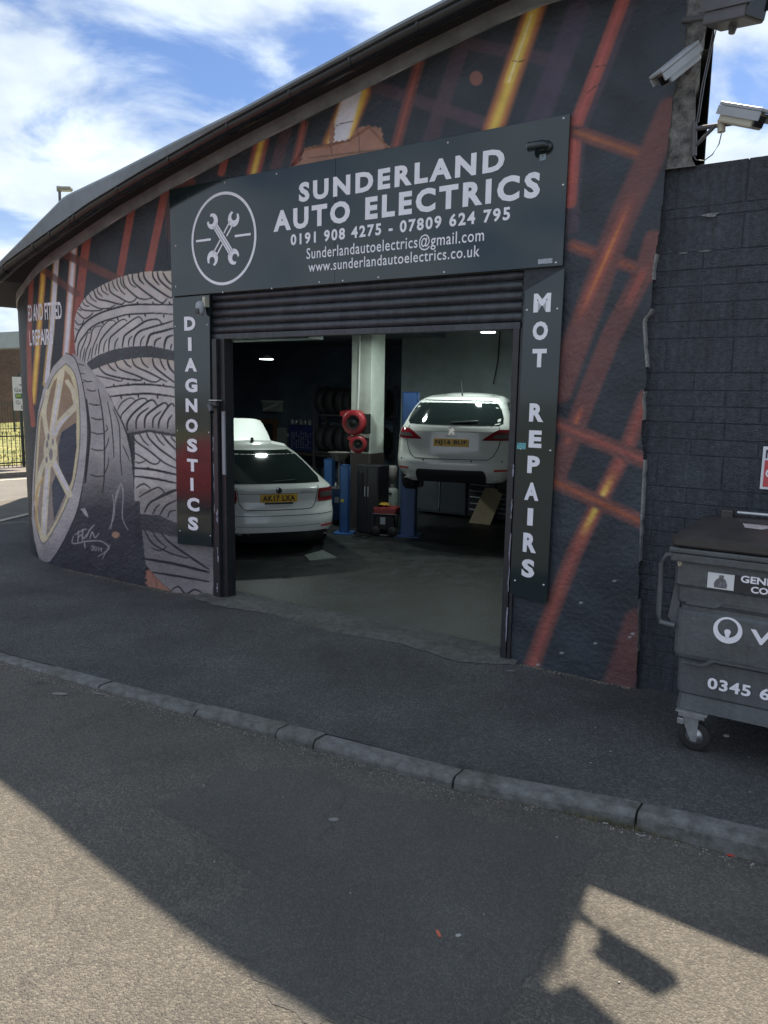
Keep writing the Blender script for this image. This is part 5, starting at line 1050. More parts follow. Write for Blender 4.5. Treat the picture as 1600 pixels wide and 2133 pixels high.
M_pap = mat('paper_white', (.55, .57, .58), .8, col2=(.25, .27, .3), var=.3, vs=9)
mb = MB(); mb.prism([(0, .28), (w_*.95, .30), (w_, h_*.78), (w_*.55, h_*.8), (w_*.5, h_), (w_*.3, h_*.8), (.02, h_*.76)], -.012, -.004); mb.build('sheet', M_pap, r); MB().prism([(0, 0), (w_*.5, .02), (w_*.45, .24), (.02, .26)], -.012, -.004).build('sheet', M_pap, r)
r, w_, h_ = wall_item('tool_board', 'blue wall board hung with rows of silver tools', 'tool board', 604, 884, 656, 938, RW, None)
MB().box(0, w_, -.04, 0, 0, h_, .01).build('board', mat('board_blue', (.035, .045, .17), .5, var=.2, vs=6), r)
M_tool = mat('tool_steel', (.5, .52, .55), .3, metal=.6)
for row in range(6):
    for k in range(9):
        if random.random() < .85:
            x = .1+(w_-.2)*k/8; z = h_*.12+h_*.62*row/6; t = random.uniform(.03, .085); MB().box(x-.012, x+.012, -.055, -.042, z, z+t).build('tool', M_tool, r)
for k in range(5): x = .12+(w_-.24)*k/4; MB().lathe([(0, 0), (.05, 0), (.05, .1), (.02, .13), (0, .13)], c=(x, -.05, h_+.002), seg=10).build('jar', M_tool if k % 2 else M_pap, r)
r, w_, h_ = wall_item('wall_heater', 'pale box with a slanted fitting high on the dark rear wall', 'box', 555, 838, 591, 857, RW, None)
MB().box(0, w_, -.16, 0, 0, h_, .02).build('case', mat('case_cream', (.42, .46, .38), .5, col2=(.22, .25, .22), var=.2, vs=7), r); MB().box(-.02, w_+.02, -.18, 0, h_, h_+.05, .01).build('lid', mat('case_lid', (.5, .54, .48), .5), r); MB().tube([(w_*.1, -.165, h_*.2), (w_*.9, -.165, h_*.85)], .03, 6).build('bar', mat('case_bar', (.6, .62, .6), .5), r)
def floor_thing(name, label, cat, px, py, rz=TH, group=None): return tag(empty(name, gnd(px, py, .008), rz), label, cat, group)
# workbench under the tool board
r = tag(empty('workbench', W(pix(600, 938, 8.3)[0], 8.0, .008), TH), 'dark workbench under the blue tool board', 'bench')
mb = MB(); mb.box(0, 1.9, 0, .6, .82, .88, .005); mb.build('top', M_brown, r)
for x in (.03, 1.81):
    for y in (.03, .51): MB().box(x, x+.06, y, y+.06, 0, .82).build('leg', M_camd, r)
MB().box(.05, 1.85, .05, .55, .25, .29).build('shelf', M_camd, r)
# blue trolley with clutter
r = floor_thing('tool_trolley', 'blue tool trolley cluttered with bottles and tools beside the saloon', 'trolley', 690, 1094, R(-12))
mb = MB(); mb.box(0, .42, 0, .32, .10, .62, .012); mb.build('cabinet', mat('trolley_blue', (.03, .085, .22), .4, var=.25, vs=8), r); MB().box(-.01, .43, -.01, .33, .62, .645, .004).build('tray', M_camd, r)
for k in range(4): MB().box(.03, .39, -.012, -.001, .14+.11*k, .23+.11*k, .003).build('drawer', M_blue, r)
for x in (.05, .37):
    for y in (.05, .27): MB().lathe([(0, -.02), (.045, -.02), (.05, -.01), (.05, .01), (.045, .02), (0, .02)], c=(x, y, .05), axis='y', seg=14).build('wheel', M_rub, r)
MB().box(.06, .14, -.0145, -.0125, .40, .50).build('label', M_pap, r)
clt = [mat('clutter_white', (.5, .5, .5), .4), mat('clutter_blue', (.03, .12, .35), .4), M_tool, M_rub, mat('clutter_green', (.2, .3, .2), .5)]
TR = [('white bottle at the left of the blue trolley tray', 0, .06, .08), ('blue aerosol can at the back of the trolley tray', 1, .13, .22), ('steel canister near the middle of the trolley tray', 2, .2, .1), ('black pot at the front of the trolley tray', 3, .27, .05), ('green bottle at the right of the trolley tray', 4, .33, .16), ('taller white bottle at the back right of the trolley tray', 0, .37, .25)]
for lab_, ci, x, y in TR:
    hh = .09+.018*ci+(.07 if x > .35 else 0); c = clt[ci]
    bt = tag(MB().lathe([(0, 0), (.022, 0), (.022, hh*.7), (.009, hh*.85), (.009, hh), (0, hh)], seg=10).build('bottle', c), lab_, 'bottle', 'clutter on the blue trolley'); bt.location = r.matrix_basis @ Vector((x, y, .646))
# waste oil drainer
r = floor_thing('oil_drainer', 'waste oil drainer with a wide bowl on a pole behind the trolley', 'oil drainer', 706, 1078)
MB().lathe([(0, .05), (.19, .05), (.2, .08), (.2, .52), (.18, .56), (0, .57)], seg=22).build('tank', M_brown, r); MB().tube([(0, 0, .56), (0, 0, 1.05)], .025, 8).build('pole', M_camd, r); MB().lathe([(.02, 1.02), (.10, 1.06), (.2, 1.2), (.21, 1.205), (.19, 1.19), (.09, 1.075), (0, 1.05)], seg=24).build('bowl', mat('bowl_grey', (.20, .19, .17), .5, var=.2, vs=9), r)
for a in range(3): MB().tube([(0, 0, .06), (.24*math.cos(a*2.1), .24*math.sin(a*2.1), .03)], .02, 6).build('foot', M_camd, r)
# black cabinet by the column
r = floor_thing('tool_cabinet', 'tall black tool cabinet standing in front of the column', 'cabinet', 742, 1110)
MB().box(0, .42, 0, .32, .02, 1.12, .01).build('carcass', mat('cabinet_black', (.020, .021, .026), .45, var=.2, vs=5), r)
for k in range(2): MB().box(.015+.2*k, .205+.2*k, -.014, -.001, .05, 1.08, .004).build('door', M_camd if False else mat('cabinet_door_dark', (.028, .028, .033), .4), r); MB().box(.17+.06*k, .185+.06*k, -.028, -.014, .62, .78).build('handle', M_tool, r)
MB().tube([(.12, -.04, 1.0), (.11, -.05, .7), (.14, -.05, .45)], .012, 6).build('hanging_hose', M_rub, r)
# red compressor with a yellow cloth on it
r = floor_thing('red_generator', 'red and black portable generator on the floor between the bays', 'generator', 776, 1116, R(-14))
MB().box(0, .38, 0, .3, .34, .47, .03).build('tank', mat('generator_red', (.26, .035, .035), .4, var=.15, vs=8), r)
MB().box(.03, .35, .02, .28, .10, .33, .02).build('engine', M_rub, r)
mb = MB()
for y in (.0, .3): mb.tube([(0, y, .02), (0, y, .36), (.38, y, .36), (.38, y, .02), (0, y, .02)], .014, 6)
mb.build('frame', M_camd, r); MB().box(.13, .21, -.02, .02, .20, .31).build('socket_panel', M_tool, r)
for x in (.05, .33): MB().lathe([(0, -.03), (.07, -.03), (.08, 0), (.07, .03), (0, .03)], c=(x, -.01, .085), axis='y', seg=16).build('wheel', M_rub, r)
c0 = r.matrix_basis @ Vector((.15, .12, .471)); mb = MB(); vs = []
for i in range(7):
    for j in range(7): x = (i-3)*.03; y = (j-3)*.03; vs.append((c0.x+x, c0.y+y, c0.z+.005+.05*math.exp(-(x*x+y*y)*120)+random.uniform(0, .02)))
mb.add(vs, [(i*7+j, i*7+j+1, i*7+j+8, i*7+j+7) for i in range(6) for j in range(6)], True); tag(mb.build('yellow_cloth', mat('cloth_yellow', (.5, .30, .03), .8)), 'crumpled yellow cloth lying on the red generator', 'cloth')
# gas unit
r = floor_thing('gas_bottle', 'pale gas bottle with a grey sleeve beside the blue lift post', 'gas bottle', 816, 1098)
MB().lathe([(0, 0), (.10, 0), (.105, .03), (.105, .60), (.09, .66), (.03, .69), (0, .69)], seg=20).build('bottle', mat('bottle_pale', (.32, .35, .33), .45, var=.1, vs=5), r); MB().lathe([(.0, .69), (.04, .69), (.045, .74), (.03, .78), (.075, .80), (.08, 1.03), (.06, 1.06), (0, 1.06)], seg=18).build('sleeve', mat('sleeve_grey', (.34, .32, .30), .5, var=.1, vs=5), r)
MB().tube([(-.08, -.03, .8), (-.13, -.06, .68), (-.08, -.10, .60), (.05, -.11, .60)], .010, 6).build('hose', M_rub, r); MB().box(-.16, -.085, -.06, .02, .82, 1.0, .006).build('regulator', M_pap, r)
# cabinets along the back wall below the raised car
def cabinet(px0, px1, top, label, m, kind):
    s0 = pix(px0, 1040, 6.75)[0]; s1 = pix(px1, 1040, 6.75)[0]; r = tag(empty('storage_cabinet' if kind == 'd' else 'tool_chest', W(s0, 6.72, .008), TH), label, 'cabinet', 'cabinets along the back wall'); w = s1-s0
    MB().box(0, w, 0, .34, .05, top, .008).build('carcass', m, r)
    if kind == 'd':
        n = max(1, round(w/.45))
        for k in range(n): MB().box(w*k/n+.012, w*(k+1)/n-.012, -.016, -.001, .09, top-.03, .004).build('door', mat('door_slate', (.060, .070, .085), .4, var=.15, vs=4), r)
        for k in range(1, n): MB().box(w*k/n-.02, w*k/n-.006, -.03, -.016, .15, top-.1).build('strip', M_tool, r)
    else:
        for k in range(5): MB().box(.02, w-.02, -.016, -.001, .10+(top-.16)*k/5, .10+(top-.16)*(k+.9)/5, .004).build('drawer', M_camd if False else mat('drawer_black', (.03, .032, .038), .35), r); MB().tube([(.06, -.03, .10+(top-.16)*(k+.75)/5), (w-.06, -.03, .10+(top-.16)*(k+.75)/5)], .011, 6).build('handle', M_tool, r)
cabinet(868, 972, .78, 'grey two-door cabinet under the raised car', mat('cabinet_slate', (.05, .06, .07), .45), 'd'); cabinet(976, 1030, .74, 'dark tool chest behind the leaning cardboard', mat('chest_black', (.025, .027, .032), .4), 'c'); cabinet(1034, 1085, .60, 'low tool chest with silver handles at the right door edge', mat('chest_black', (.025, .027, .032), .4), 'c')
r = tag(empty('cardboard_sheet', W(pix(975, 1072, 6.3)[0], 6.34, .008), TH), 'flat tan cardboard sheet leaning on the tool chest', 'cardboard')
mb = MB(); mb.add([(0, 0, 0), (.42, .0, .0), (.52, .33, .60), (.14, .33, .62), (0, .006, 0), (.42, .006, 0), (.52, .336, .6), (.14, .336, .62)], [(0, 1, 2, 3), (7, 6, 5, 4), (0, 4, 5, 1), (1, 5, 6, 2), (2, 6, 7, 3), (3, 7, 4, 0)]); mb.build('sheet', mat('cardboard', (.30, .24, .15), .8, var=.12, vs=5), r)
# ramp plate and cable on the floor
pts = [gnd(*p, .008) for p in ((634, 1158), (672, 1147), (703, 1163), (645, 1169))]; mb = MB(); mb.add([tuple(p+Vector((0, 0, .012))) for p in pts]+[tuple(p) for p in pts], [(0, 1, 2, 3), (0, 4, 5, 1), (1, 5, 6, 2), (2, 6, 7, 3), (3, 7, 4, 0)]); tag(mb.build('floor_plate', mat('plate_grey', (.20, .22, .21), .4, metal=.3, var=.15, vs=5)), 'grey metal plate on the floor by the saloon wheel', 'plate')
mb = MB(); mb.tube([gnd(*p, .022) for p in ((732, 1113), (738, 1119), (750, 1116), (760, 1121), (770, 1116), (762, 1112), (745, 1113))], .012, 6); tag(mb.build('floor_cable', M_rub), 'black cable coiled on the floor before the cabinet', 'cable')

# ------------------------------------------------------------------ beyond the corner: side road, railings, grass, brick building, sign, lamp
ROADZ = -.09
def ext(pa, pb, z, a=12, b=14):
    A, B = gnd(*pa, z), gnd(*pb, z); d = (B-A).normalized(); return A-d*a, B+d*b
n1 = ext((0, 1088), (70, 1071), 0); f1 = ext((0, 997), (65, 993), ROADZ, 30, 40)
MB_ = MB(); MB_.add([(-60, 8, ROADZ), tuple(n1[0]*1.0)[:2]+(ROADZ,), tuple(n1[1])[:2]+(ROADZ,), tuple(f1[1])[:2]+(ROADZ,), tuple(f1[0])[:2]+(ROADZ,)], [(0, 1, 2, 3, 4)])
tag(MB_.build('side_road', asphalt('side_road_asphalt', (.075, .075, .075), (.20, .20, .20), .15, chip=60, chipamt=.5, bump=.004)), kind='structure')
dn = (n1[1]-n1[0]).normalized(); side = Vector((-dn.y, dn.x, 0))
# sunlit pavement wedge up to its kerb
wp = [W(-5.6, 1.9, .002), W(-5.9, 1.2, .002), W(-9, -3.0, .002)]
mb = MB(); mb.add([tuple(n1[0])[:2]+(.0,), tuple(n1[1])[:2]+(.0,), tuple(W(-9, 9.2, 0)), tuple(W(-4.2, 1.6, -.001)), tuple(W(-5.6, .4, -.001)), tuple(W(-6.5, -3.0, -.001))], [(0, 1, 2, 3, 4, 5)]); tag(mb.build('corner_pavement', mat('corner_asphalt', (.085, .08, .072), .85, var=.3, vs=2.5, bump=.005, bs=90)), kind='structure')
def ribbon(name, A, B, w, z, m, h=0.0):
    d = (B-A).normalized(); p = Vector((-d.y, d.x, 0))*w; mb = MB()
    if h: mb.prismz([tuple(A)[:2], tuple(B)[:2], tuple(B+p)[:2], tuple(A+p)[:2]], z-h, z)
    else: mb.add([tuple(A)[:2]+(z,), tuple(B)[:2]+(z,), tuple(B+p)[:2]+(z,), tuple(A+p)[:2]+(z,)], [(0, 1, 2, 3)])
    return mb.build(name, m)
tag(ribbon('corner_kerb', n1[0], n1[1], .14, .012, mat('pale_kerb', (.30, .28, .24), .8, var=.2, vs=8), .2), kind='structure')
M_line = mat('worn_white_line', (.62, .60, .55), .7, var=.15, vs=20)
l1 = ext((0, 1068), (68, 1062), ROADZ, 12, 12); tag(ribbon('edge_line', l1[0], l1[1], .13, ROADZ+.005, M_line), kind='structure')
l2 = ext((0, 1001), (65, 997), ROADZ, 20, 20); tag(ribbon('far_edge_line', l2[0], l2[1], .10, ROADZ+.005, M_line), kind='structure')
tag(ribbon('far_kerb', f1[0], f1[1], .15, .05, mat('far_kerb_grey', (.14, .14, .135), .8, var=.2, vs=5), .3), kind='structure')
df = (f1[1]-f1[0]).normalized(); sf = Vector((-df.y, df.x, 0))
tag(ribbon('far_footway', f1[0]+sf*.15, f1[1]+sf*.15, 1.9, .045, mat('far_footway', (.13, .12, .11), .85, var=.2, vs=2)), kind='structure')
FA, FB = f1[0]+sf*2.0, f1[1]+sf*2.0
mb = MB(); vs = []; n = 40; m_ = 14
for i in range(n):
    for j in range(m_): p = FA+(FB-FA)*i/(n-1)+sf*(j*1.5); vs.append((p.x, p.y, .05+.035*j+.05*math.sin(i*.9+j)))
mb.add(vs, [(i*m_+j, (i+1)*m_+j, (i+1)*m_+j+1, i*m_+j+1) for i in range(n-1) for j in range(m_-1)], True); tag(mb.build('grass_bank', mat('grass_lawn', (.075, .11, .025), .9, col2=(.20, .19, .07), var=.25, vs=1.3, bump=.03, bs=14)), kind='structure')
mb = MB(); vs = []; fs = []
gm = mat('grass_blades', (.10, .13, .03), .8, col2=(.24, .22, .09), var=.25, vs=2)
cen = gnd(30, 940, .1)
for k in range(5200):
    u_ = random.random(); t_ = random.uniform(.42, .60); p = FA+(FB-FA)*t_+sf*(u_**1.2*18); hgt = random.uniform(.05, .13); a = random.random()*6.28; w = .018; z = .05+.035*(u_**1.2*12)
    vs += [(p.x-w*math.cos(a), p.y-w*math.sin(a), z), (p.x+w*math.cos(a), p.y+w*math.sin(a), z), (p.x+random.uniform(-.05, .05), p.y+random.uniform(-.05, .05), z+hgt)]; fs.append((3*k, 3*k+1, 3*k+2))
mb.add(vs, fs); tag(mb.build('lawn_grass', gm), 'sunlit dry green grass behind the railings', 'grass', kind='stuff')
M_iron = mat('railing_paint', (.030, .036, .034), .5, var=.2, vs=4)
def railing(A, B, hgt, label, posts=2.4, z0=.04):
    d = (B-A); ln = d.length; d.normalize(); r = tag(empty('railing_fence', tuple(A)[:2]+(z0,), math.atan2(d.y, d.x)), label, 'fence', 'iron railings beyond the side road')
    for z in (.12, hgt-.15): MB().box(0, ln, -.012, .012, z, z+.035).build('rail', M_iron, r)
    mb = MB(); x = .1
    while x < ln: mb.box(x-.008, x+.008, -.008, .008, 0, hgt+random.uniform(-.01, .01)); x += .115
    tag(mb.build('railing_bars', M_iron, r), kind='stuff'); x = 0
    while x < ln: MB().box(x-.04, x+.04, -.04, .04, 0, hgt+.05, .01).build('post', M_iron, r); x += posts
    return r
c = gnd(30, 974, .04); railing(c-df*9, c+df*6, 1.02, 'low dark iron railings in front of the sunlit grass')
c2 = c+sf*13; railing(c2-df*12-dn*0, c2+df*8, 1.35, 'further dark railings in front of the brick building', z0=.36)
# brick building
def brickmat():
    m = bpy.data.materials.new('dark_brick'); m.use_nodes = True; t = m.node_tree; b = t.nodes['Principled BSDF']; b.inputs['Roughness'].default_value = .9
    tcn = t.nodes.new('ShaderNodeTexCoord'); mp = t.nodes.new('ShaderNodeMapping'); mp.inputs['Rotation'].default_value = (R(90), 0, 0); br = t.nodes.new('ShaderNodeTexBrick'); br.inputs['Scale'].default_value = 1; br.inputs['Brick Width'].default_value = .225; br.inputs['Row Height'].default_value = .075; br.inputs['Mortar Size'].default_value = .008
    br.inputs['Color1'].default_value = (.060, .034, .028, 1); br.inputs['Color2'].default_value = (.095, .055, .045, 1); br.inputs['Mortar'].default_value = (.07, .06, .055, 1)
    t.links.new(tcn.outputs['Object'], mp.inputs[0]); t.links.new(mp.outputs[0], br.inputs[0]); n = t.nodes.new('ShaderNodeTexNoise'); n.inputs['Scale'].default_value = .6; n.inputs['Detail'].default_value = 8; t.links.new(tcn.outputs['Object'], n.inputs[0]); mx = t.nodes.new('ShaderNodeMix'); mx.data_type = 'RGBA'; mx.blend_type = 'OVERLAY'; mx.inputs[0].default_value = .7; t.links.new(br.outputs[0], mx.inputs[6]); t.links.new(n.outputs['Fac'], mx.inputs[7]); t.links.new(mx.outputs[2], b.inputs[0]); return m
P = at(0, 693, 40); Q = at(55, 706, 41.5); r = tag(empty('brick_building', (P.x, P.y, 0), math.atan2(Q.y-P.y, Q.x-P.x)), 'long dark brown brick building beyond the grass', 'building')
MB().box(-28, 22, 0, 9, -.3, P.z-.12).build('wall', brickmat(), r); MB().box(-28.1, 22.1, -.08, 9.1, P.z-.12, P.z+.02).build('coping', mat('coping_grey', (.12, .11, .10), .8), r)
# road sign
P0 = gnd(50, 972, .045); r = tag(empty('direction_sign', P0, 0), 'white direction sign with a green route patch on a dark post', 'sign')
yd = P0.y; S = lambda px, py: at(px, py, yd-.06)-P0
a, b = S(25, 785), S(25, 855); wd_ = 1.02; x0, zt, zb = a.x, a.z, b.z
MB().box(x0, x0+wd_, -.07, -.045, zb, zt, .004).build('panel', mat('sign_white', (.52, .52, .48), .5, var=.05, vs=5), r); MB().tube([(0, 0, 0), (0, 0, zt+.1)], .045, 12).build('post', M_iron, r)
H = zt-zb; MB().box(x0+.07, x0+.66, -.075, -.071, zb+H*.36, zb+H*.51).build('route_patch', mat('route_green', (.01, .12, .05), .5), r)
lettering('r1', x0+.05, x0+.78, zb+H*.56, zb+H*.68, -.0735, M_blk, r); lettering('r2', x0+.10, x0+.62, zb+H*.385, zb+H*.485, -.0765, mat('route_yellow', (.6, .5, .05), .5), r); lettering('r3', x0+.07, x0+.95, zb+H*.18, zb+H*.30, -.0735, M_blk, r); lettering('r4', x0+.22, x0+.62, zb+H*.03, zb+H*.15, -.0735, M_blk, r)
MB().box(x0+.20, x0+.8, -.075, -.071, zb+H*.75, zb+H*.78).build('arrow_bar', M_blk, r); MB().tube([(.02, -.02, .35), (.62, .3, .85)], .02, 6).build('brace', M_iron, r)
# street lamp behind the roof
P = at(124, 398, 27.0); r = tag(empty('street_lamp', (P.x, P.y, 0)), 'street lamp head rising above the left end of the roof', 'street lamp')
MB().tube([(0, 0, 0), (0, 0, 3), (0, 0, P.z+.12)], [.09, .07, .045], 10).build('column', M_camd, r); mb = MB(); mb.box(-.06, .42, -.12, .12, P.z+.02, P.z+.14, .04); mb.box(-.08, .06, -.06, .06, P.z-.02, P.z+.16, .02); mb.build('lantern', mat('lantern_grey', (.22, .22, .20), .5), r); MB().box(.06, .38, -.09, .09, P.z+.0, P.z+.025, .005).build('lens', mat('lantern_lens', (.45, .45, .40), .2), r)

# ------------------------------------------------------------------ small things on the ground
def on_road(px, py, kerb=False):
    z = 0.0
    if kerb == 'p': return gnd(px, py, .0)
    for _ in range(6): P = gnd(px, py, z); q = L(P); z = road_z(q[0], q[1])
    return gnd(px, py, z+.001)
def stone(px, py, w, label):
    P = gnd(px, py, 0); bm = bmesh.new(); bmesh.ops.create_icosphere(bm, subdivisions=2, radius=1)
    for v in bm.verts: v.co = Vector((v.co.x*w*random.uniform(.85, 1.1), v.co.y*w*.7*random.uniform(.85, 1.1), max(-.3, v.co.z)*w*.55+w*.16))
    mb = MB(); bm.verts.index_update(); mb.add([v.co[:] for v in bm.verts], [[v.index for v in f.verts] for f in bm.faces]); bm.free(); o = mb.build('stone', mat('stone_pale', (.30, .26, .22), .9, var=.3, vs=30)); o.location = P; tag(o, label, 'stone')
stone(1470, 1535, .034, 'larger pale stone on the pavement right of the bin castor'); stone(1513, 1534, .022, 'smaller pale stone under the bin further right')
def scrap(name, px, py, pts, m, label, cat, group=None, rz=0, where='r'):
    P = on_road(px, py) if where == 'r' else gnd(px, py, .002); mb = MB(); mb.prismz(pts, .002, .006); o = mb.build(name, m); o.location = P; o.rotation_euler = (R(random.uniform(-3, 3)), R(random.uniform(-3, 3)), rz); tag(o, label, cat, group); return o
blob = lambda a, b, n=11: [(a*math.cos(t)*random.uniform(.7, 1.1), b*math.sin(t)*random.uniform(.7, 1.1)) for t in np.linspace(0, 6.28, n)[:-1]]
M_butt = mat('scrap_white', (.26, .255, .245), .85, var=.3, vs=200); M_gum = mat('old_gum', (.17, .17, .17), .8); M_rs = mat('scrap_red', (.42, .10, .06), .6)
scrap('plastic_scrap', 913, 1946, [(-.006, -.022), (.006, -.022), (.008, .018), (-.004, .024)], M_rs, 'orange-red plastic scrap on the road in the shade', 'litter', rz=.3)
scrap('paper_scrap', 955, 1950, blob(.014, .010), mat('scrap_grey', (.3, .3, .3), .8), 'pale crumpled scrap beside the orange-red one', 'litter')
scrap('plastic_scrap', 1522, 1783, blob(.022, .008), mat('scrap_bright_red', (.5, .05, .04), .5), 'bright red scrap in the gutter at the right', 'litter', rz=-.4)
for i, (px, py) in enumerate(((1340, 1742), (1330, 1740), (1261, 1716), (1567, 1802), (1306, 1712))): scrap('cigarette_butt', px, py, [(-.014, -.004), (.014, -.004), (.014, .004), (-.014, .004)], M_butt, ['cigarette end in the gutter just right of the open kerb joint', 'cigarette end in the gutter beside the kerb joint weeds', 'cigarette end on the road left of the kerb joint', 'cigarette end at the far right of the gutter', 'cigarette end tight against the kerb left of the joint'][i], 'cigarette end', 'cigarette ends in the gutter', rz=random.uniform(-1, 1))
for i, (px, py) in enumerate(((425, 1637), (446, 1797), (1008, 1906), (590, 1662), (730, 1862), (1160, 1745), (1290, 2048))): scrap('white_speck', px, py, blob(random.uniform(.004, .009), .004, 7), M_butt, ['white fleck high on the shaded road below the left kerb', 'white fleck in the shaded road near the sunlit left corner', 'white fleck above the orange-red scrap', 'white fleck mid road below the short kerb stone', 'white fleck low in the shaded middle of the road', 'white fleck on the road under the open kerb joint', 'white fleck on the sunlit road below the camera shadow'][i], 'litter', 'white flecks on the road')
for i, (px, py) in enumerate(((1272, 1566), (1145, 1542), (1240, 1516), (1560, 1578), (1562, 1651), (1230, 1590))): scrap('white_speck', px, py, blob(random.uniform(.005, .011), .005, 7), M_butt, ['white fleck on the pavement left of the bin castor', 'white fleck on the pavement below the mural corner', 'white fleck on the pavement nearest the block wall foot', 'white fleck on the pavement under the bin', 'white fleck on the pavement at the right edge by the kerb', 'white fleck on the pavement between castor and kerb'][i], 'litter', 'white flecks on the pavement', where='p')
scrap('gum_spot', 125, 1446, blob(.07, .022, 16), M_gum, 'pale flattened patch on the road near the left kerb', 'stain', rz=-.2); scrap('gum_spot', 695, 1708, blob(.028, .016, 14), M_gum, 'pale round gum spot mid road in the shade', 'stain'); scrap('paper_scrap', 1065, 1398, blob(.03, .015, 10), M_gum, 'grey scrap on the pavement before the doorway', 'litter', where='p')
scrap('paper_scrap', 205, 1446, [(-.05, -.008), (.05, .0), (.045, .01), (-.04, .006)], M_gum, 'thin grey strip of paper by the left kerb', 'litter', rz=-.3)
# weeds and grit along the gutter
mb = MB(); vs = []; fs = []; k = 0
for i in range(420):
    s = random.gauss(5.55, .16) if i < 240 else random.uniform(4.9, 7.2); n = kn(s)-.012-abs(random.gauss(0, .012)); p = W(s, n, road_z(s, n)); hgt = random.uniform(.015, .055 if i < 240 else .03); a = random.random()*6.28; l = random.uniform(.005, .03)
    vs += [(p.x-.0015*math.cos(a), p.y-.0015*math.sin(a), p.z), (p.x+.0015*math.cos(a), p.y+.0015*math.sin(a), p.z), (p.x+l*math.sin(a), p.y-l*math.cos(a), p.z+hgt)]; fs.append((3*k, 3*k+1, 3*k+2)); k += 1
mb.add(vs, fs); tag(mb.build('gutter_weeds', mat('weed_green', (.06, .09, .025), .8, col2=(.14, .12, .06), var=.3, vs=20)), 'thin weeds sprouting at the kerb joint', 'weeds', kind='stuff')
mb = MB()
for i in range(900):
    s = random.uniform(.2, 7.0); n = kn(s)-.012-abs(random.gauss(0, .05)); p = W(s, n, road_z(s, n)); r_ = random.uniform(.002, .006)
    mb.add([(p.x+r_*a, p.y+r_*b, p.z+r_*c) for a, b, c in ((-1, 0, 0), (.5, .9, 0), (.5, -.9, 0), (0, 0, 1.1))], [(0, 1, 3), (1, 2, 3), (2, 0, 3)])
tag(mb.build('gutter_grit', mat('grit', (.14, .12, .10), .9, col2=(.30, .28, .25), var=.3, vs=90)), 'loose grit gathered along the foot of the kerb', 'grit', kind='stuff')

# red estate parked beyond the left edge of the picture: the gloss of the upright sign mirrors it
cr3 = Car('estate'); C3 = tag(empty('red_parked_car', W(-5.1, -4.9, -.06), TH+R(-90)), 'red car parked at the left kerb, seen as a red reflection in the left sign', 'car')
M_redp = mat('red_car_paint', (.36, .018, .022), .25, coat=.6, var=.03, vs=2); cr3.body(C3, M_redp); cr3.wheels(C3)
cr3.patch('rear_window', gz, [-.72, -.80, -.82, -.83, -.82, -.74], [.72, .80, .82, .83, .82, .74], M_cglass, C3, .006)
for sg in (-1, 1):
    cr3.patch('tail_light', [.83, .86, .90, .945, .985], [sg*a for a in (.50, .53, .60, .68, .78)], [sg*1.0]*5, M_tail, C3, .009)
    mb = MB(); yb = cr3.pt(1, 1.2).y; mb.add([(sg*(cr3.w(z)*1.006+.012), yy, z) for yy, z in ((yb+.12, 1.20), (yb+.25, 1.37), (yb+1.9, 1.40), (yb+2.3, 1.05), (yb+.3, 1.05))], [tuple(range(5))]); mb.build('side_window', M_cglass, C3)
cr3.patch('lower_bumper', [.21, .26, .32, .375, .40], [-.66, -.64, -.62, -.58, -.54], [.66, .64, .62, .58, .54], M_trim, C3, .012)

# smoother trench reinstatement in the road: a draped sheet
pu = np.array([p[0] for p in ROAD_PATCH]); pvv = np.array([p[1] for p in ROAD_PATCH]); mb = MB(); ids = {}; vs = []; fs = []
S_ = [L(Vector(road_pt(*p))) for p in ROAD_PATCH]; poly_ = [(a, b) for a, b, c in S_]
sx = np.arange(min(a for a, b in poly_), max(a for a, b in poly_), .05); nx = np.arange(min(b for a, b in poly_), max(b for a, b in poly_), .05)
G1, G2 = np.meshgrid(sx, nx, indexing='ij'); ins = in_poly(G1.ravel()+.025+.02*np.sin(G2.ravel()*9), G2.ravel()+.025+.02*np.sin(G1.ravel()*8), poly_).reshape(G1.shape)
def vid(i, j):
    if (i, j) not in ids: ids[(i, j)] = len(vs); a = sx[0]+.05*i+.012*math.sin(j*1.7); b = nx[0]+.05*j+.012*math.sin(i*2.1); vs.append(tuple(W(a, b, road_z(a, b)+.002)))
    return ids[(i, j)]
for i in range(len(sx)-1):
    for j in range(len(nx)-1):
        if ins[i, j]: fs.append((vid(i, j), vid(i+1, j), vid(i+1, j+1), vid(i, j+1)))
mb.add(vs, fs, True); tag(mb.build('road_patch', asphalt('patch_asphalt', (.045, .046, .046), (.135, .132, .125), .22, chip=125, chipamt=.45, bump=.005, spots=.9)), kind='structure')
# shelf of bottles and hanging leads on the back wall
r = tag(empty('wall_shelf', W(-1.25, 6.8, 1.42), TH), 'shelf of bottles on the dark back wall left of the lift post', 'shelf')
MB().box(0, .95, 0, .24, -.02, .0).build('board', M_brown, r)
for x in (.1, .8): MB().prism([(x, -.02), (x+.02, -.02), (x+.02, -.2), (x, -.2)], .0, .24).build('shelf_bracket', M_camd, r)
for i, (lab_, ci) in enumerate((('white bottle at the left end of the wall shelf', 0), ('blue can second on the wall shelf', 1), ('steel tin third on the wall shelf', 2), ('black bottle fourth on the wall shelf', 3), ('green bottle fifth on the wall shelf', 4), ('white tub at the right end of the wall shelf', 0))):
    hh = .14+.03*((i*7) % 4); o = tag(MB().lathe([(0, 0), (.045, 0), (.045, hh*.7), (.018, hh*.85), (.018, hh), (0, hh)], seg=12).build('bottle', clt[ci]), lab_, 'bottle', 'bottles on the wall shelf'); o.location = W(-1.13+.14*i, 6.92, 1.421)
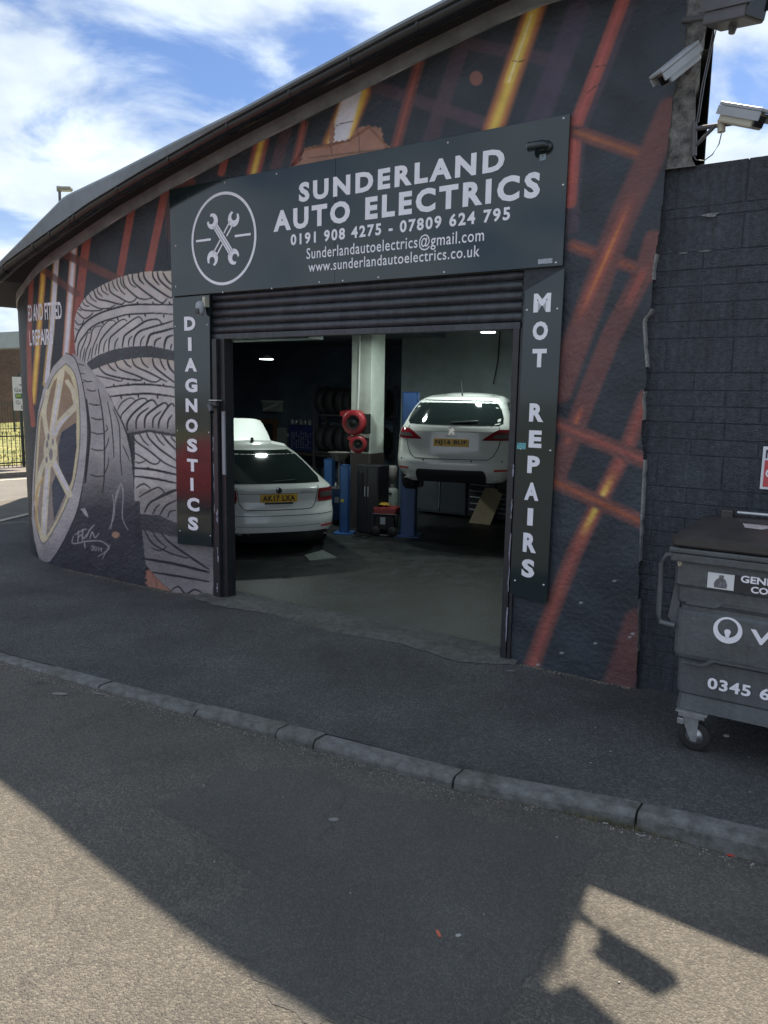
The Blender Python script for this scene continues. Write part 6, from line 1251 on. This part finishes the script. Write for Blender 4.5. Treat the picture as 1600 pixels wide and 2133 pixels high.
for k, (px, y0, y1) in enumerate(((806, 700, 830), (812, 700, 842), (1042, 700, 800))):
    s_, z1 = pix(px, y0, 7.05); z0 = pix(px, y1, 7.05)[1]; MB().tube([(s_, 7.06, z1+.4), (s_-.03, 7.06, (z0+z1)/2), (s_-.06-.02*k, 7.06, z0)], .012, 5).build('wall_cable', M_rub, BLD)

# tyre rack on the dark rear wall, between the tool board and the column
s0 = pix(668, 900, 8.3)[0]; r = tag(empty('tyre_rack', W(s0, 8.0, .008), TH), 'dark steel rack holding tyres on the rear wall left of the column', 'rack')
for x in (0, 1.9):
    for y in (0, .45): MB().box(x, x+.05, y, y+.05, 0, 2.45).build('upright', M_camd, r)
for z in (.9, 1.75):
    for y in (.06, .42): MB().box(.0, 1.95, y, y+.03, z, z+.04).build('shelf_bar', M_camd, r)
ORD = ['first', 'second', 'third', 'fourth', 'fifth', 'sixth', 'seventh']; ty0 = None
for lv, z in (('lower', .94), ('upper', 1.79)):
    for k in range(7):
        P = W(s0+.19+.26*k, 8.25, .008+z+.29)
        if ty0 is None: ty0 = MB().lathe([(.19, -.09), (.27, -.1), (.305, -.07), (.31, 0), (.305, .07), (.27, .1), (.19, .09)], axis='x', seg=26).build('stored_tyre', mat('stored_rubber', (.035, .036, .04), .7, var=.2, vs=9)); o = ty0
        else: o = inst(ty0, 'stored_tyre')
        o.location = P; o.rotation_euler = (0, 0, TH+random.uniform(-.12, .12)); tag(o, ORD[k]+' tyre from the left on the '+lv+' bar of the tyre rack', 'tyre', 'tyres on the rack')
# dirt gathered along the foot of the facade
mb = MB()
for i in range(1500):
    s = random.uniform(-2.2, 5.15)
    if .35 < s < 4.2: continue
    n = -.008-abs(random.gauss(0, .035)); dz = -.055*float(np.interp(s, [-3.6, -2.2, -.2, .45], [0, 1, 1, 0])); p = W(s, n, dz+.002); r_ = random.uniform(.002, .008)
    mb.add([(p.x+r_*a, p.y+r_*b, p.z+r_*c) for a, b, c in ((-1, 0, 0), (.5, .9, 0), (.5, -.9, 0), (0, 0, .9))], [(0, 1, 3), (1, 2, 3), (2, 0, 3)])
tag(mb.build('wall_foot_dirt', mat('foot_dirt', (.09, .075, .055), .9, col2=(.24, .21, .17), var=.3, vs=60)), 'dry dirt and crumbs gathered along the foot of the painted wall', 'dirt', kind='stuff')
